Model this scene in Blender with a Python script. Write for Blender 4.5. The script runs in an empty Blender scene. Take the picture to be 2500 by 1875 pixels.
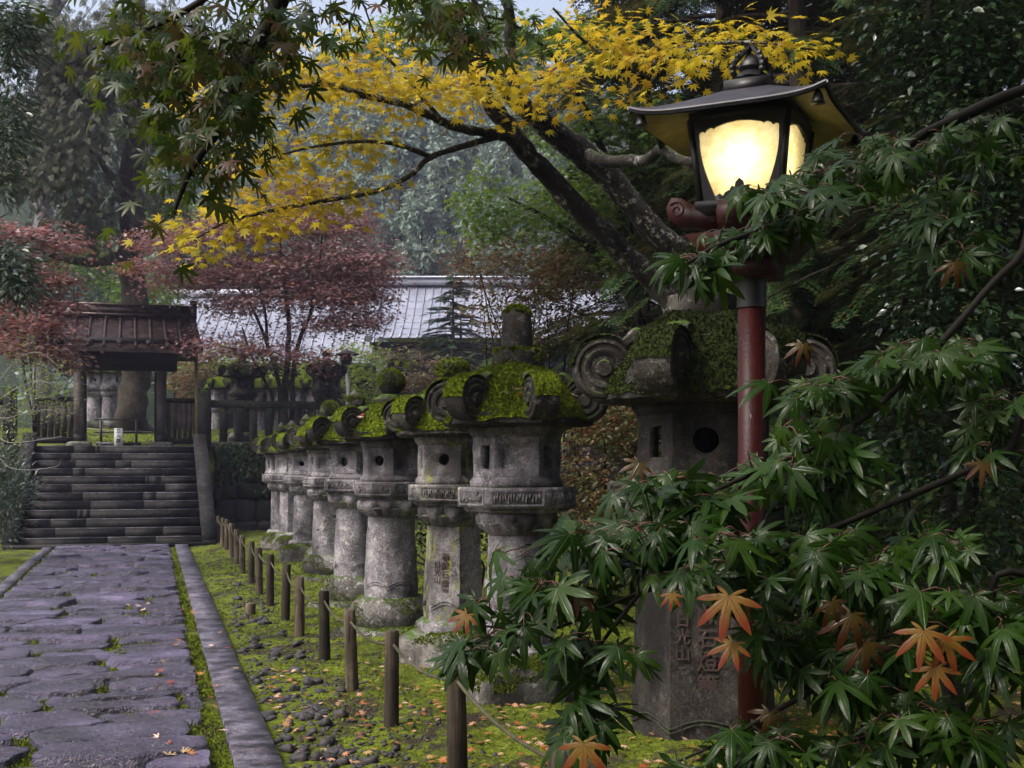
import bpy, math
import numpy as np
from math import sin, cos, pi, atan, atan2, radians, sqrt, hypot
from mathutils import Vector

S = bpy.context.scene
COL = S.collection
# ---------------------------------------------------------------- camera, world, sun, exposure
F_PX, HORIZON, EYE = 3000.0, 1140.0, 1.5        # measured on the 2500 x 1875 photograph
YAW = atan(0.3)
cd = bpy.data.cameras.new('camera'); cam = bpy.data.objects.new('camera', cd); COL.objects.link(cam)
cd.sensor_fit = 'HORIZONTAL'; cd.sensor_width = 36.0; cd.lens = F_PX / 2500 * 36
cd.shift_y = (HORIZON - 937.5) / 2500
cd.clip_start = 0.05; cd.clip_end = 2000
cam.location = (0, 0, EYE); cam.rotation_euler = (pi / 2, 0, -YAW)
S.camera = cam
wd = bpy.data.worlds.new('World'); S.world = wd; wd.use_nodes = True
wn = wd.node_tree.nodes; wl = wd.node_tree.links; wn.clear()
SUN_EL, SUN_AZ = radians(52), radians(-98)     # azimuth measured from +Y towards +X: the light comes from the left
sky = wn.new('ShaderNodeTexSky'); sky.sky_type = 'NISHITA'; sky.sun_disc = False
sky.sun_elevation = SUN_EL; sky.sun_rotation = SUN_AZ
sky.air_density = 1.0; sky.dust_density = 6.0; sky.ozone_density = 1.0
hs = wn.new('ShaderNodeHueSaturation'); hs.inputs['Saturation'].default_value = 0.65
bg = wn.new('ShaderNodeBackground'); bg.inputs['Strength'].default_value = 0.15
wo = wn.new('ShaderNodeOutputWorld')
wl.new(sky.outputs[0], hs.inputs['Color']); wl.new(hs.outputs[0], bg.inputs[0]); wl.new(bg.outputs[0], wo.inputs[0])
sl = bpy.data.lights.new('sun', 'SUN'); sl.energy = 1.05; sl.angle = radians(14); sl.color = (1.0, 0.95, 0.88)
sun = bpy.data.objects.new('sun', sl); COL.objects.link(sun)
sun.rotation_euler = Vector((-sin(SUN_AZ) * cos(SUN_EL), -cos(SUN_AZ) * cos(SUN_EL), -sin(SUN_EL))).to_track_quat('-Z', 'Y').to_euler()
S.view_settings.view_transform = 'Standard'; S.view_settings.look = 'None'
S.view_settings.gamma = 1.0; S.view_settings.use_curve_mapping = False
S.view_settings.exposure = 1.05
S.render.engine = 'CYCLES'
cy = S.cycles
cy.max_bounces = 4; cy.diffuse_bounces = 1; cy.glossy_bounces = 2; cy.transmission_bounces = 3
cy.transparent_max_bounces = 4; cy.volume_bounces = 0; cy.caustics_reflective = False; cy.caustics_refractive = False
cy.sample_clamp_indirect = 6
cy.use_denoising = True
try: cy.denoiser = 'OPENIMAGEDENOISE'
except Exception: cy.use_denoising = False

# ---------------------------------------------------------------- geometry helpers
rng = np.random.default_rng(11)
FW = np.array([sin(YAW), cos(YAW), 0.0]); RT = np.array([cos(YAW), -sin(YAW), 0.0]); UP = np.array([0, 0, 1.0])
CAM = np.array([0, 0, EYE])

def W(u, v, d):
    """the point seen at photograph pixel (u, v), d metres in front of the camera"""
    return CAM + d * (FW + RT * ((u - 1250) / F_PX) + UP * ((HORIZON - v) / F_PX))

def WA(u, v, d):
    u, v, d = np.broadcast_arrays(np.asarray(u, float), np.asarray(v, float), np.asarray(d, float))
    return CAM + d[:, None] * (FW + RT * ((u - 1250) / F_PX)[:, None] + UP * ((HORIZON - v) / F_PX)[:, None])

def XY(u, y):
    """x of the ray through column u where it crosses the world line y"""
    k = (u - 1250) / F_PX
    return y * (sin(YAW) + cos(YAW) * k) / (cos(YAW) - sin(YAW) * k)

def ground(u, v, z=0.0):
    return W(u, v, F_PX * (EYE - z) / (v - HORIZON))

def sn(x, y, s=0.0, f=1.0):
    """smooth pseudo-noise in about -1..1"""
    x = np.asarray(x, float) * f; y = np.asarray(y, float) * f
    return (np.sin(1.7 * x + 2.3 * y + s) * .5 + np.sin(-2.9 * x + 1.3 * y + 1.9 * s + 1) * .3 + np.sin(4.1 * x + 3.7 * y + .7 * s + 2) * .25
            + np.sin(6.3 * x - 5.9 * y + 1.3 * s) * .15)

def unit(a):
    a = np.asarray(a, float)
    return a / np.maximum(np.linalg.norm(a, axis=-1, keepdims=True), 1e-9)

class MB:
    def __init__(s): s.v = []; s.f = []; s.m = []; s.n = 0
    def add(s, V, F, mi=0):
        V = np.asarray(V, float).reshape(-1, 3)
        fs = F if isinstance(F, list) else [F]
        if fs and not isinstance(fs[0], np.ndarray):
            by = {}
            for q in fs: by.setdefault(len(q), []).append(q)
            fs = [np.array(q) for q in by.values()]
        for a in fs:
            if len(a): s.f.append(a + s.n); s.m.append(np.full(len(a), mi))
        s.v.append(V); s.n += len(V)
        return s
    def vf(s, t, mi=0): return s.add(t[0], t[1], mi)
    def box(s, c, size, rz=0.0, top=(1, 1), mi=0): return s.vf(box(c, size, rz, top), mi)
    def beam(s, a, b, w, h, mi=0): return s.vf(beam(a, b, w, h), mi)
    def tube(s, p, r, n=6, mi=0): return s.vf(tube(p, r, n), mi)

def mesh(name, mb, smooth=False, sharp=None):
    me = bpy.data.meshes.new(name)
    V = np.concatenate(mb.v); me.vertices.add(len(V)); me.vertices.foreach_set('co', V.ravel().astype(np.float32))
    tot = np.concatenate([np.full(len(a), a.shape[1]) for a in mb.f]); idx = np.concatenate([a.ravel() for a in mb.f])
    me.loops.add(len(idx)); me.loops.foreach_set('vertex_index', idx.astype(np.int32))
    me.polygons.add(len(tot)); st = np.concatenate([[0], np.cumsum(tot)[:-1]])
    me.polygons.foreach_set('loop_start', st.astype(np.int32))
    me.polygons.foreach_set('material_index', np.concatenate(mb.m).astype(np.int32))
    me.update(calc_edges=True)
    if smooth:
        me.polygons.foreach_set('use_smooth', np.ones(len(tot), bool))
        if sharp: me.set_sharp_from_angle(angle=radians(sharp))
    return me

def link(name, me, mats, parent=None, loc=None):
    o = bpy.data.objects.new(name, me); COL.objects.link(o)
    if me is not None and not len(me.materials):
        for m in (mats if isinstance(mats, (list, tuple)) else [mats]): me.materials.append(m)
    if parent is not None: o.parent = parent
    if loc is not None: o.location = loc
    return o

def part(name, mb, mats, parent=None, smooth=False, sharp=None, label=None, kind=None):
    o = link(name, mesh(name, mb, smooth, sharp), mats, parent)
    if label: o['label'] = label
    if kind: o['kind'] = kind
    return o

def tag(o, label=None, cat=None, group=None, kind=None):
    for k, v in (('label', label), ('category', cat), ('group', group), ('kind', kind)):
        if v: o[k] = v
    return o

def empty(name, loc=(0, 0, 0), rz=0.0):
    o = bpy.data.objects.new(name, None); COL.objects.link(o); o.location = loc; o.rotation_euler = (0, 0, rz)
    o.empty_display_size = .2
    return o

def box(c, size, rz=0.0, top=(1, 1)):
    x, y, z = np.array(size) / 2.0
    V = np.array([[-x, -y, -z], [x, -y, -z], [x, y, -z], [-x, y, -z], [-x * top[0], -y * top[1], z], [x * top[0], -y * top[1], z],
                  [x * top[0], y * top[1], z], [-x * top[0], y * top[1], z]])
    if rz: V = V @ np.array([[cos(rz), sin(rz), 0], [-sin(rz), cos(rz), 0], [0, 0, 1]])
    return V + np.asarray(c), np.array([[3, 2, 1, 0], [4, 5, 6, 7], [0, 1, 5, 4], [1, 2, 6, 5], [2, 3, 7, 6], [3, 0, 4, 7]])

def beam(a, b, w, h):
    a = np.asarray(a, float); b = np.asarray(b, float); t = unit(b - a)
    s = np.cross(t, UP); s = unit(s) if np.linalg.norm(s) > 1e-6 else np.array([1.0, 0, 0])
    n = np.cross(s, t)
    V = [p + s * (i * w / 2) + n * (j * h / 2) for p in (a, b) for i, j in ((-1, -1), (1, -1), (1, 1), (-1, 1))]
    return np.array(V), np.array([[3, 2, 1, 0], [4, 5, 6, 7], [0, 1, 5, 4], [1, 2, 6, 5], [2, 3, 7, 6], [3, 0, 4, 7]])

def tube(p, r, n=6, cap=True):
    p = np.asarray(p, float); m = len(p); r = np.broadcast_to(np.asarray(r, float), (m,))
    t = unit(np.gradient(p, axis=0))
    a = np.cross(t[0], UP); a = unit(a) if np.linalg.norm(a) > .1 else np.array([1.0, 0, 0])
    fr = []
    for i in range(m):
        a = unit(a - t[i] * np.dot(a, t[i])); fr.append(a)
    fr = np.array(fr); bb = np.cross(t, fr); th = np.arange(n) * 2 * pi / n
    V = p[:, None] + (fr[:, None] * np.cos(th)[None, :, None] + bb[:, None] * np.sin(th)[None, :, None]) * r[:, None, None]
    V = V.reshape(-1, 3)
    i = np.arange(m - 1)[:, None] * n; j = np.arange(n)[None]; k = (j + 1) % n
    Fq = np.stack([i + j, i + k, i + n + k, i + n + j], -1).reshape(-1, 4)
    if not cap: return V, [Fq]
    return V, [Fq, np.arange(n)[None, ::-1].copy(), (np.arange(n) + (m - 1) * n)[None]]

def pfac(th, k):
    return cos(pi / k) / np.cos((th % (2 * pi / k)) - pi / k)

def lathe(prof, n=24, k=0, w=None, phase=0.0, petals=0, pamp=None, lift=None):
    """prof: (r, z) rows from the bottom up; k: polygon sides; w: how polygonal each row is"""
    prof = np.asarray(prof, float); m = len(prof)
    th = np.arange(n) * 2 * pi / n
    g = np.ones(n) if not k else pfac(th, k)
    w = np.ones(m) if w is None else np.asarray(w, float)
    R = prof[:, :1] * (1 + (g[None] - 1) * w[:, None])
    if petals: R = R * (1 + np.asarray(pamp)[:, None] * (np.abs(np.sin(th * petals / 2))[None] - .5))
    Z = np.repeat(prof[:, 1:], n, 1)
    if lift is not None: Z = Z + np.asarray(lift)[:, None] * (((g - cos(pi / k)) / (1 - cos(pi / k))) ** 3)[None]
    V = np.stack([R * np.cos(th + phase), R * np.sin(th + phase), Z], -1).reshape(-1, 3)
    i = np.arange(m - 1)[:, None] * n; j = np.arange(n)[None]; kk = (j + 1) % n
    Fq = np.stack([i + j, i + kk, i + n + kk, i + n + j], -1).reshape(-1, 4)
    return V, [Fq, np.arange(n)[None, ::-1].copy(), (np.arange(n) + (m - 1) * n)[None]]

def rock(c, size, seed=0, n=20, m=12, amp=.12, flat=0.0, sq=1.0):
    """an uneven boulder; sq < 1 squares the outline off"""
    th = np.arange(n) * 2 * pi / n; ph = np.linspace(-pi / 2, pi / 2, m)
    P, T = np.meshgrid(ph, th, indexing='ij')
    f = lambda a: np.sign(a) * np.abs(a) ** sq
    X = f(np.cos(P)) * f(np.cos(T)); Y = f(np.cos(P)) * f(np.sin(T)); Z = f(np.sin(P))
    d = 1 + amp * (sn(X * 1.3 + Z, Y * 1.3 - Z, seed) + .5 * sn(X * 3 - Z * 2, Y * 3 + Z, seed + 5))
    V = np.stack([X * d * size[0], Y * d * size[1], Z * d * size[2]], -1).reshape(-1, 3) + np.asarray(c)
    i = np.arange(m - 1)[:, None] * n; j = np.arange(n)[None]; k = (j + 1) % n
    return V, [np.stack([i + j, i + k, i + n + k, i + n + j], -1).reshape(-1, 4)]

def smooth_line(pts, k=6):
    """Catmull-Rom through the points"""
    p = np.asarray(pts, float); q = np.vstack([2 * p[0] - p[1], p, 2 * p[-1] - p[-2]]); out = []
    for i in range(1, len(q) - 2):
        for t in np.linspace(0, 1, k, endpoint=False):
            out.append(.5 * (2 * q[i] + (q[i + 1] - q[i - 1]) * t + (2 * q[i - 1] - 5 * q[i] + 4 * q[i + 1] - q[i + 2]) * t * t
                             + (3 * q[i] - q[i - 1] - 3 * q[i + 1] + q[i + 2]) * t ** 3))
    return np.array(out + [p[-1]])

def fuzz(mb, P, N, ln, wd, spread=.6, mi=0):
    """tiny standing blades that make a surface read as moss"""
    n = len(P)
    if not n: return
    d = unit(N + rng.normal(0, spread, (n, 3))); s = unit(np.cross(d, rng.normal(0, 1, (n, 3))))
    L = ln * rng.uniform(.5, 1.3, (n, 1)); w = wd * rng.uniform(.6, 1.2, (n, 1))
    V = np.stack([P - s * w, P + s * w, P + d * L], 1).reshape(-1, 3)
    mb.add(V, np.arange(3 * n).reshape(-1, 3), mi)

def on_faces(V, Fq, n, up=-2.0):
    """n random points with normals on a quad mesh, keeping faces whose normal z exceeds up"""
    A, B, C, D = (V[Fq[:, i]] for i in range(4))
    N = np.cross(C - A, D - B); ar = np.linalg.norm(N, axis=1); N = N / np.maximum(ar[:, None], 1e-12)
    p = np.where(N[:, 2] > up, ar, 0)
    if p.sum() == 0: return np.zeros((0, 3)), np.zeros((0, 3))
    i = rng.choice(len(Fq), n, p=p / p.sum()); s, t = rng.random((2, n, 1))
    return (A[i] * (1 - s) + B[i] * s) * (1 - t) + (D[i] * (1 - s) + C[i] * s) * t, N[i]

# ---------------------------------------------------------------- materials
def mat(name):
    m = bpy.data.materials.new(name); m.use_nodes = True; nt = m.node_tree; nt.nodes.clear()
    out = nt.nodes.new('ShaderNodeOutputMaterial'); b = nt.nodes.new('ShaderNodeBsdfPrincipled')
    nt.links.new(b.outputs[0], out.inputs[0])
    return m, nt, b, out

def nd(nt, t, **k):
    n = nt.nodes.new('ShaderNode' + t)
    for a, v in k.items():
        if a in n.inputs: n.inputs[a].default_value = v
        else: setattr(n, a, v)
    return n

def noise(nt, scale, detail=4, rough=.6, vec=None, stretch=None):
    p = nd(nt, 'NewGeometry').outputs['Position'] if vec is None else vec
    if stretch:
        mp = nd(nt, 'Mapping'); mp.inputs['Scale'].default_value = stretch; nt.links.new(p, mp.inputs[0]); p = mp.outputs[0]
    n = nd(nt, 'TexNoise', Scale=scale, Detail=detail, Roughness=rough); nt.links.new(p, n.inputs['Vector'])
    return n.outputs['Fac']

def ramp(nt, fac, stops, interp='LINEAR'):
    r = nd(nt, 'ValToRGB'); r.color_ramp.interpolation = interp
    e = r.color_ramp.elements
    while len(e) < len(stops): e.new(.5)
    for x, (p, c) in zip(e, stops):
        x.position = p; x.color = (*((c, c, c) if isinstance(c, (int, float)) else c), 1)
    nt.links.new(fac, r.inputs[0])
    return r.outputs[0]

def mix(nt, fac, a, b, mode='MIX'):
    m = nd(nt, 'Mix', data_type='RGBA', blend_type=mode)
    for s, x in ((0, fac), (6, a), (7, b)):
        if isinstance(x, (int, float)): m.inputs[s].default_value = x
        elif isinstance(x, tuple): m.inputs[s].default_value = (*x, 1)
        else: nt.links.new(x, m.inputs[s])
    return m.outputs[2]

def math_(nt, op, a, b=0.0):
    m = nd(nt, 'Math', operation=op)
    for i, x in enumerate((a, b)):
        if isinstance(x, (int, float)): m.inputs[i].default_value = x
        else: nt.links.new(x, m.inputs[i])
    return m.outputs[0]

def bump(nt, b, h, strength=.5, dist=.02):
    n = nd(nt, 'Bump', Strength=strength, Distance=dist); nt.links.new(h, n.inputs['Height']); nt.links.new(n.outputs[0], b.inputs['Normal'])

def setc(nt, b, c):
    if isinstance(c, tuple): b.inputs['Base Color'].default_value = (*c, 1)
    else: nt.links.new(c, b.inputs['Base Color'])

def stone(name, dark, light, moss=.5, lichen=.5, scale=1.0, mosscol=(.07, .13, .012), rough=.8, yellow=0.0):
    m, nt, b, o = mat(name)
    big = noise(nt, 5 * scale, 5, .65); fine = noise(nt, 60 * scale, 3, .7); grit = noise(nt, 190 * scale, 2, .6)
    mid = tuple((a + c) / 2 for a, c in zip(dark, light))
    c = ramp(nt, math_(nt, 'ADD', math_(nt, 'MULTIPLY', big, .55), math_(nt, 'MULTIPLY', fine, .45)), [(.38, dark), (.5, mid), (.60, light)])
    c = mix(nt, math_(nt, 'MULTIPLY', ramp(nt, grit, [(.42, 0.0), (.62, 1.0)]), .5), c, tuple(x * .35 for x in dark))
    spots = ramp(nt, noise(nt, 16 * scale, 7, .8), [(.55, 0.0), (.60, 1.0)])
    c = mix(nt, math_(nt, 'MULTIPLY', spots, lichen), c, (.50, .48, .46))
    stain = ramp(nt, noise(nt, 2.6 * scale, 4, .6, stretch=(1, 1, .35)), [(.42, 0.0), (.62, .85)])
    c = mix(nt, stain, c, tuple(x * .3 for x in dark))
    if yellow:
        y = ramp(nt, noise(nt, 9, 5, .75, stretch=(1, 1, .5)), [(.55, 0.0), (.62, 1.0)])
        c = mix(nt, math_(nt, 'MULTIPLY', y, yellow), c, (.24, .26, .055))
    if moss:
        z = nd(nt, 'SeparateXYZ'); nt.links.new(nd(nt, 'NewGeometry').outputs['Normal'], z.inputs[0])
        f = math_(nt, 'ADD', math_(nt, 'MULTIPLY', z.outputs[2], .45), math_(nt, 'MULTIPLY', noise(nt, 7, 5, .7), .9))
        f = ramp(nt, f, [(.86 - .4 * moss, 0.0), (1.0 - .4 * moss, 1.0)])
        c = mix(nt, f, c, mix(nt, noise(nt, 40, 2), tuple(x * .4 for x in mosscol), mosscol))
    setc(nt, b, c); b.inputs['Roughness'].default_value = rough; b.inputs['Specular IOR Level'].default_value = .18
    bump(nt, b, math_(nt, 'ADD', math_(nt, 'MULTIPLY', fine, .6), grit), .55, .012)
    return m

def foliage(name, cols, rough=.35, trans=.35, spec=.5, tint=None, rib=None, tip=None, clump=0.0):
    """per-leaf colour, a gloss coat and light coming through the blade"""
    m, nt, b, out = mat(name)
    r = nd(nt, 'NewGeometry').outputs['Random Per Island']
    if clump: r = math_(nt, 'ADD', math_(nt, 'MULTIPLY', r, 1 - clump), math_(nt, 'MULTIPLY', ramp(nt, noise(nt, 1.7, 3, .6), [(.32, 0.0), (.68, 1.0)]), clump))
    k = len(cols)
    c = ramp(nt, r, [(i / max(k - 1, 1), q) for i, q in enumerate(cols)])
    patch = noise(nt, 1.3, 2); c = mix(nt, math_(nt, 'MULTIPLY', ramp(nt, patch, [(.35, 1.0), (.65, 0.0)]), .35), c, cols[0])
    if rib:
        a = nd(nt, 'Attribute', attribute_name='rib').outputs['Fac']; r_ = nd(nt, 'Attribute', attribute_name='rad').outputs['Fac']
        if tip: c = mix(nt, ramp(nt, math_(nt, 'ADD', r_, math_(nt, 'MULTIPLY', noise(nt, 70, 4, .7), .6)), [(.55, 0.0), (1.15, 1.0)]), c, tip)
        c = mix(nt, math_(nt, 'MULTIPLY', ramp(nt, noise(nt, 45, 5, .7), [(.5, 0.0), (.7, 1.0)]), .45), c, tuple(x * .55 for x in cols[-1]))
        c = mix(nt, ramp(nt, a, [(.06, .7), (.16, 0.0)]), c, rib)
        bump(nt, b, math_(nt, 'ADD', math_(nt, 'MULTIPLY', noise(nt, 130, 4, .65), .7), math_(nt, 'MULTIPLY', ramp(nt, a, [(0, 0.0), (.2, 1.0)]), .7)), .3, .004)
    setc(nt, b, c); b.inputs['Roughness'].default_value = rough; b.inputs['Specular IOR Level'].default_value = spec
    t = nd(nt, 'BsdfTranslucent'); nt.links.new(mix(nt, .5, c, tint or cols[-1]), t.inputs[0])
    x = nd(nt, 'MixShader', Fac=trans); nt.links.new(b.outputs[0], x.inputs[1]); nt.links.new(t.outputs[0], x.inputs[2])
    nt.links.new(x.outputs[0], out.inputs[0])
    return m

def mossy(name, a, b_, dirt=None, dirt_at=.5, fine=45):
    m, nt, b, o = mat(name)
    c = ramp(nt, noise(nt, fine, 3, .7), [(.3, tuple(x * .35 for x in a)), (.5, a), (.68, b_)])
    c = mix(nt, ramp(nt, noise(nt, 3.1, 4), [(.4, .6), (.62, 0.0)]), c, tuple(x * .45 for x in a))
    if dirt:
        c = mix(nt, ramp(nt, noise(nt, 1.9, 5, .7), [(dirt_at, 0.0), (dirt_at + .1, 1.0)]), c, dirt)
    setc(nt, b, c); b.inputs['Roughness'].default_value = .95; b.inputs['Specular IOR Level'].default_value = .15
    bump(nt, b, noise(nt, 90, 3, .7), .8, .02)
    return m

def rnd_obj(nt, c, lo=.4, hi=1.15):
    return mix(nt, 1.0, c, ramp(nt, nd(nt, 'ObjectInfo').outputs['Random'], [(0, lo), (1, hi)]), 'MULTIPLY')

def wood(name, dark, light, grain=(14, 14, 1.2), rough=.75, green=0.0, bmp=.6):
    m, nt, b, o = mat(name)
    g = noise(nt, 4, 6, .7, stretch=grain)
    c = ramp(nt, g, [(.3, dark), (.5, tuple((p + q) / 2 for p, q in zip(dark, light))), (.7, light)])
    c = mix(nt, ramp(nt, noise(nt, 3, 4), [(.45, .6), (.6, 0.0)]), c, tuple(x * .6 for x in dark))
    if green: c = mix(nt, math_(nt, 'MULTIPLY', ramp(nt, noise(nt, 9, 5, .7), [(.5, 0.0), (.62, 1.0)]), green), c, (.06, .09, .02))
    c = rnd_obj(nt, c)
    setc(nt, b, c); b.inputs['Roughness'].default_value = rough; b.inputs['Specular IOR Level'].default_value = .22
    bump(nt, b, g, bmp, .012)
    return m

def plain(name, col, rough=.5, metal=0.0, var=.25, vs=12, b_=.2, spec=.5):
    m, nt, b, o = mat(name)
    c = ramp(nt, noise(nt, vs, 5, .65), [(.3, tuple(x * (1 - var) for x in col)), (.7, tuple(min(1, x * (1 + var)) for x in col))])
    setc(nt, b, c); b.inputs['Roughness'].default_value = rough; b.inputs['Metallic'].default_value = metal
    b.inputs['Specular IOR Level'].default_value = spec
    if b_: bump(nt, b, noise(nt, vs * 6, 3), b_, .004)
    return m

M = {}
M['stone'] = stone('weathered granite', (.10, .088, .094), (.46, .42, .445), .10, .85)
M['stone_dark'] = stone('shade-darkened stone', (.014, .012, .010), (.075, .065, .056), .15, .10)  # darker stone; tree shade on the largest lantern is put into the colour
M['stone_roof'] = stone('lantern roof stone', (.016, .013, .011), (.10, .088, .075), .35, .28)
M['stone_hex'] = stone('granite with yellow lichen', (.085, .075, .075), (.42, .385, .39), .12, .6, yellow=.85)
M['stone_base'] = stone('mossy base stone', (.06, .055, .045), (.28, .26, .24), .16, .8)
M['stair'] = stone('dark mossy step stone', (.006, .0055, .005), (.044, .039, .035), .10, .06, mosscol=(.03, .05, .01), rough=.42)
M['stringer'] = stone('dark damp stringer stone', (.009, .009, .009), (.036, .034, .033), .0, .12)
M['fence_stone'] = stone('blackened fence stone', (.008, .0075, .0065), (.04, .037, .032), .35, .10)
M['inscription'] = plain('carved shadowed inscription', (.05, .03, .024), .9)
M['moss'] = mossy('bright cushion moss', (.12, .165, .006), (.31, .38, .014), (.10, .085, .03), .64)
M['moss_dark'] = mossy('shade-darkened moss', (.020, .030, .004), (.055, .075, .008))  # darker copy of the moss with shade put into its colour
M['ground'] = mossy('moss ground', (.10, .13, .010), (.22, .26, .02), (.035, .027, .019), .50, 30)
M['bark'] = wood('dark mossy bark', (.012, .010, .008), (.07, .06, .048), (9, 9, 1.5), .9, .5, 1.0)
M['bark_lichen'] = stone('maple bark with lichen', (.012, .010, .008), (.09, .08, .066), .3, .9, .75, (.06, .08, .02))
M['bark_cedar'] = wood('cedar bark', (.02, .014, .01), (.14, .105, .08), (12, 12, .6), .9, .3, 1.0)
M['bark_pale'] = wood('pale bark', (.16, .15, .15), (.38, .36, .36), (8, 8, 1.2), .9, 0, .6)
M['twig'] = plain('dark twig', (.012, .010, .008), .7, spec=.12)
M['twig_pale'] = plain('pale bare twig', (.30, .27, .26), .7)
M['gate_wood'] = wood('blackened gate timber', (.006, .005, .005), (.024, .02, .018), (10, 10, 1.2), .6)
M['pillar_wood'] = wood('grey brown pillar timber', (.055, .042, .04), (.16, .125, .12), (14, 14, .9), .6)
M['board_wood'] = wood('weathered brown boards', (.035, .026, .022), (.13, .10, .085), (22, 22, .8), .65)
M['post_wood'] = wood('weathered fence post', (.018, .013, .01), (.24, .175, .12), (9, 9, .55), .8, .3, 1.0)
M['pebble'] = plain('wet dark pebble', (.032, .028, .029), .6, 0, .6, 40, .5, .35)
# ---------------------------------------------------------------- the setting: ground, path, kerbs, hill
def smoothstep(a, b, x):
    t = np.clip((np.asarray(x, float) - a) / (b - a), 0, 1); return t * t * (3 - 2 * t)

KX = lambda y: .43 + .008 * (y - 6.2)           # inner edge of the kerb along the path
WALL_Y = 28.6

def gz(x, y):
    x = np.asarray(x, float); y = np.asarray(y, float)
    z = .025 * sn(x, y, 1, 1.4) + .012 * sn(x, y, 4, 5)
    z = z + (.011 * sn(x, y, 7, 8) + .008 * sn(x, y, 3, 15)) * smoothstep(.8, 1.2, x)
    z = z + .05 * smoothstep(1.0, 2.2, x) + .30 * smoothstep(4.2, 8, x) + .5 * smoothstep(8, 16, x) + .25 * smoothstep(-2.4, -5, x)
    inpath = smoothstep(-2.0, -1.8, x) * (1 - smoothstep(.62, .85, x - .008 * (y - 6.2)))
    z = z * (1 - inpath) - .02 * inpath
    upz = 1.95 + .10 * np.clip(y - 29.6, 0, 6) + .02 * np.clip(y - 36, 0, 40)
    return np.where(y > WALL_Y + .2, upz + .02 * sn(x, y, 2, 1), z)

def grid_mesh(xs, ys, zf):
    X, Y = np.meshgrid(xs, ys); V = np.stack([X, Y, zf(X, Y)], -1).reshape(-1, 3); n = len(xs)
    i = np.arange(len(ys) - 1)[:, None] * n + np.arange(n - 1)[None]
    return V, np.stack([i, i + 1, i + n + 1, i + n], -1).reshape(-1, 4)

xs = np.concatenate([np.linspace(-120, -9, 24), np.linspace(-8, -2.2, 24), np.linspace(-2, .9, 36), np.linspace(1, 6, 130), np.linspace(6.3, 12, 24), np.linspace(13, 150, 34)])
ys = np.concatenate([np.linspace(-12, 2.5, 14), np.linspace(3, 14, 240), np.linspace(14.1, WALL_Y - .1, 120), [WALL_Y + .19, WALL_Y + .25], np.linspace(29, 40, 50), np.linspace(41, 75, 20)])
gm = MB(); gm.add(*grid_mesh(xs, ys, gz))
go = part('ground', gm, M['ground'], smooth=True); go['kind'] = 'structure'

def hill_z(x, y):
    d = np.asarray(y) * cos(YAW) + np.asarray(x) * sin(YAW)
    return 2.0 + .45 * np.clip(d - 58, 0, 112) * (1 + .07 * sn(x, y, 3, .02)) + 1.2 * sn(x, y, 9, .12) * smoothstep(58, 75, d)
M['hill'] = mossy('forest floor', (.02, .035, .015), (.035, .05, .02), None, .5, 3)
hm = MB(); hm.add(*grid_mesh(np.linspace(-150, 150, 84), np.linspace(62, 235, 60), hill_z))
ho = part('hill', hm, M['hill'], smooth=True); ho['kind'] = 'structure'

# flagstones: cells of an uneven pattern, each a low undulating slab
def clip_x(P, x, keep):
    """cut the polygon at the line x, keeping the side where keep * (x - p) > 0"""
    a = np.array([x - keep * .5, 0]); return clip_poly(P, a, np.array([x + keep * .5, 0]))

def clip_poly(P, a, b):
    """keep the side of the bisector of a and b that is nearer to a"""
    m = (a + b) / 2; n = b - a; s = (P - m) @ n; out = []
    for i in range(len(P)):
        j = (i + 1) % len(P)
        if s[i] <= 0: out.append(P[i])
        if (s[i] < 0) != (s[j] < 0): out.append(P[i] + (P[j] - P[i]) * (s[i] / (s[i] - s[j])))
    return np.array(out)

M['flag'], nt, b, o = mat('wet purple flagstone')
c = ramp(nt, noise(nt, 2.2, 6, .65), [(.3, (.012, .009, .021)), (.5, (.040, .032, .066)), (.7, (.125, .105, .18))])
isl = ramp(nt, nd(nt, 'NewGeometry').outputs['Random Per Island'], [(0, (.55, .54, .6)), (.5, (1, .95, 1.0)), (1, (1.5, 1.45, 1.55))])
c = mix(nt, 1.0, c, isl, 'MULTIPLY')
c = mix(nt, ramp(nt, noise(nt, 48, 4, .75), [(.56, 0.0), (.68, .7)]), c, (.30, .29, .32))
c = mix(nt, ramp(nt, noise(nt, 3.2, 5, .7, stretch=(1, 2.5, 1)), [(.58, 0.0), (.72, .55)]), c, (.03, .024, .03))
setc(nt, b, c); b.inputs['Specular IOR Level'].default_value = .6
rr = ramp(nt, noise(nt, 3.0, 4), [(.35, .12), (.65, .42)]); nt.links.new(rr, b.inputs['Roughness'])
bump(nt, b, math_(nt, 'ADD', noise(nt, 9, 6, .7, stretch=(1, 2.2, 1)), math_(nt, 'MULTIPLY', noise(nt, 80, 3), .3)), 1.0, .045)

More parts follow.
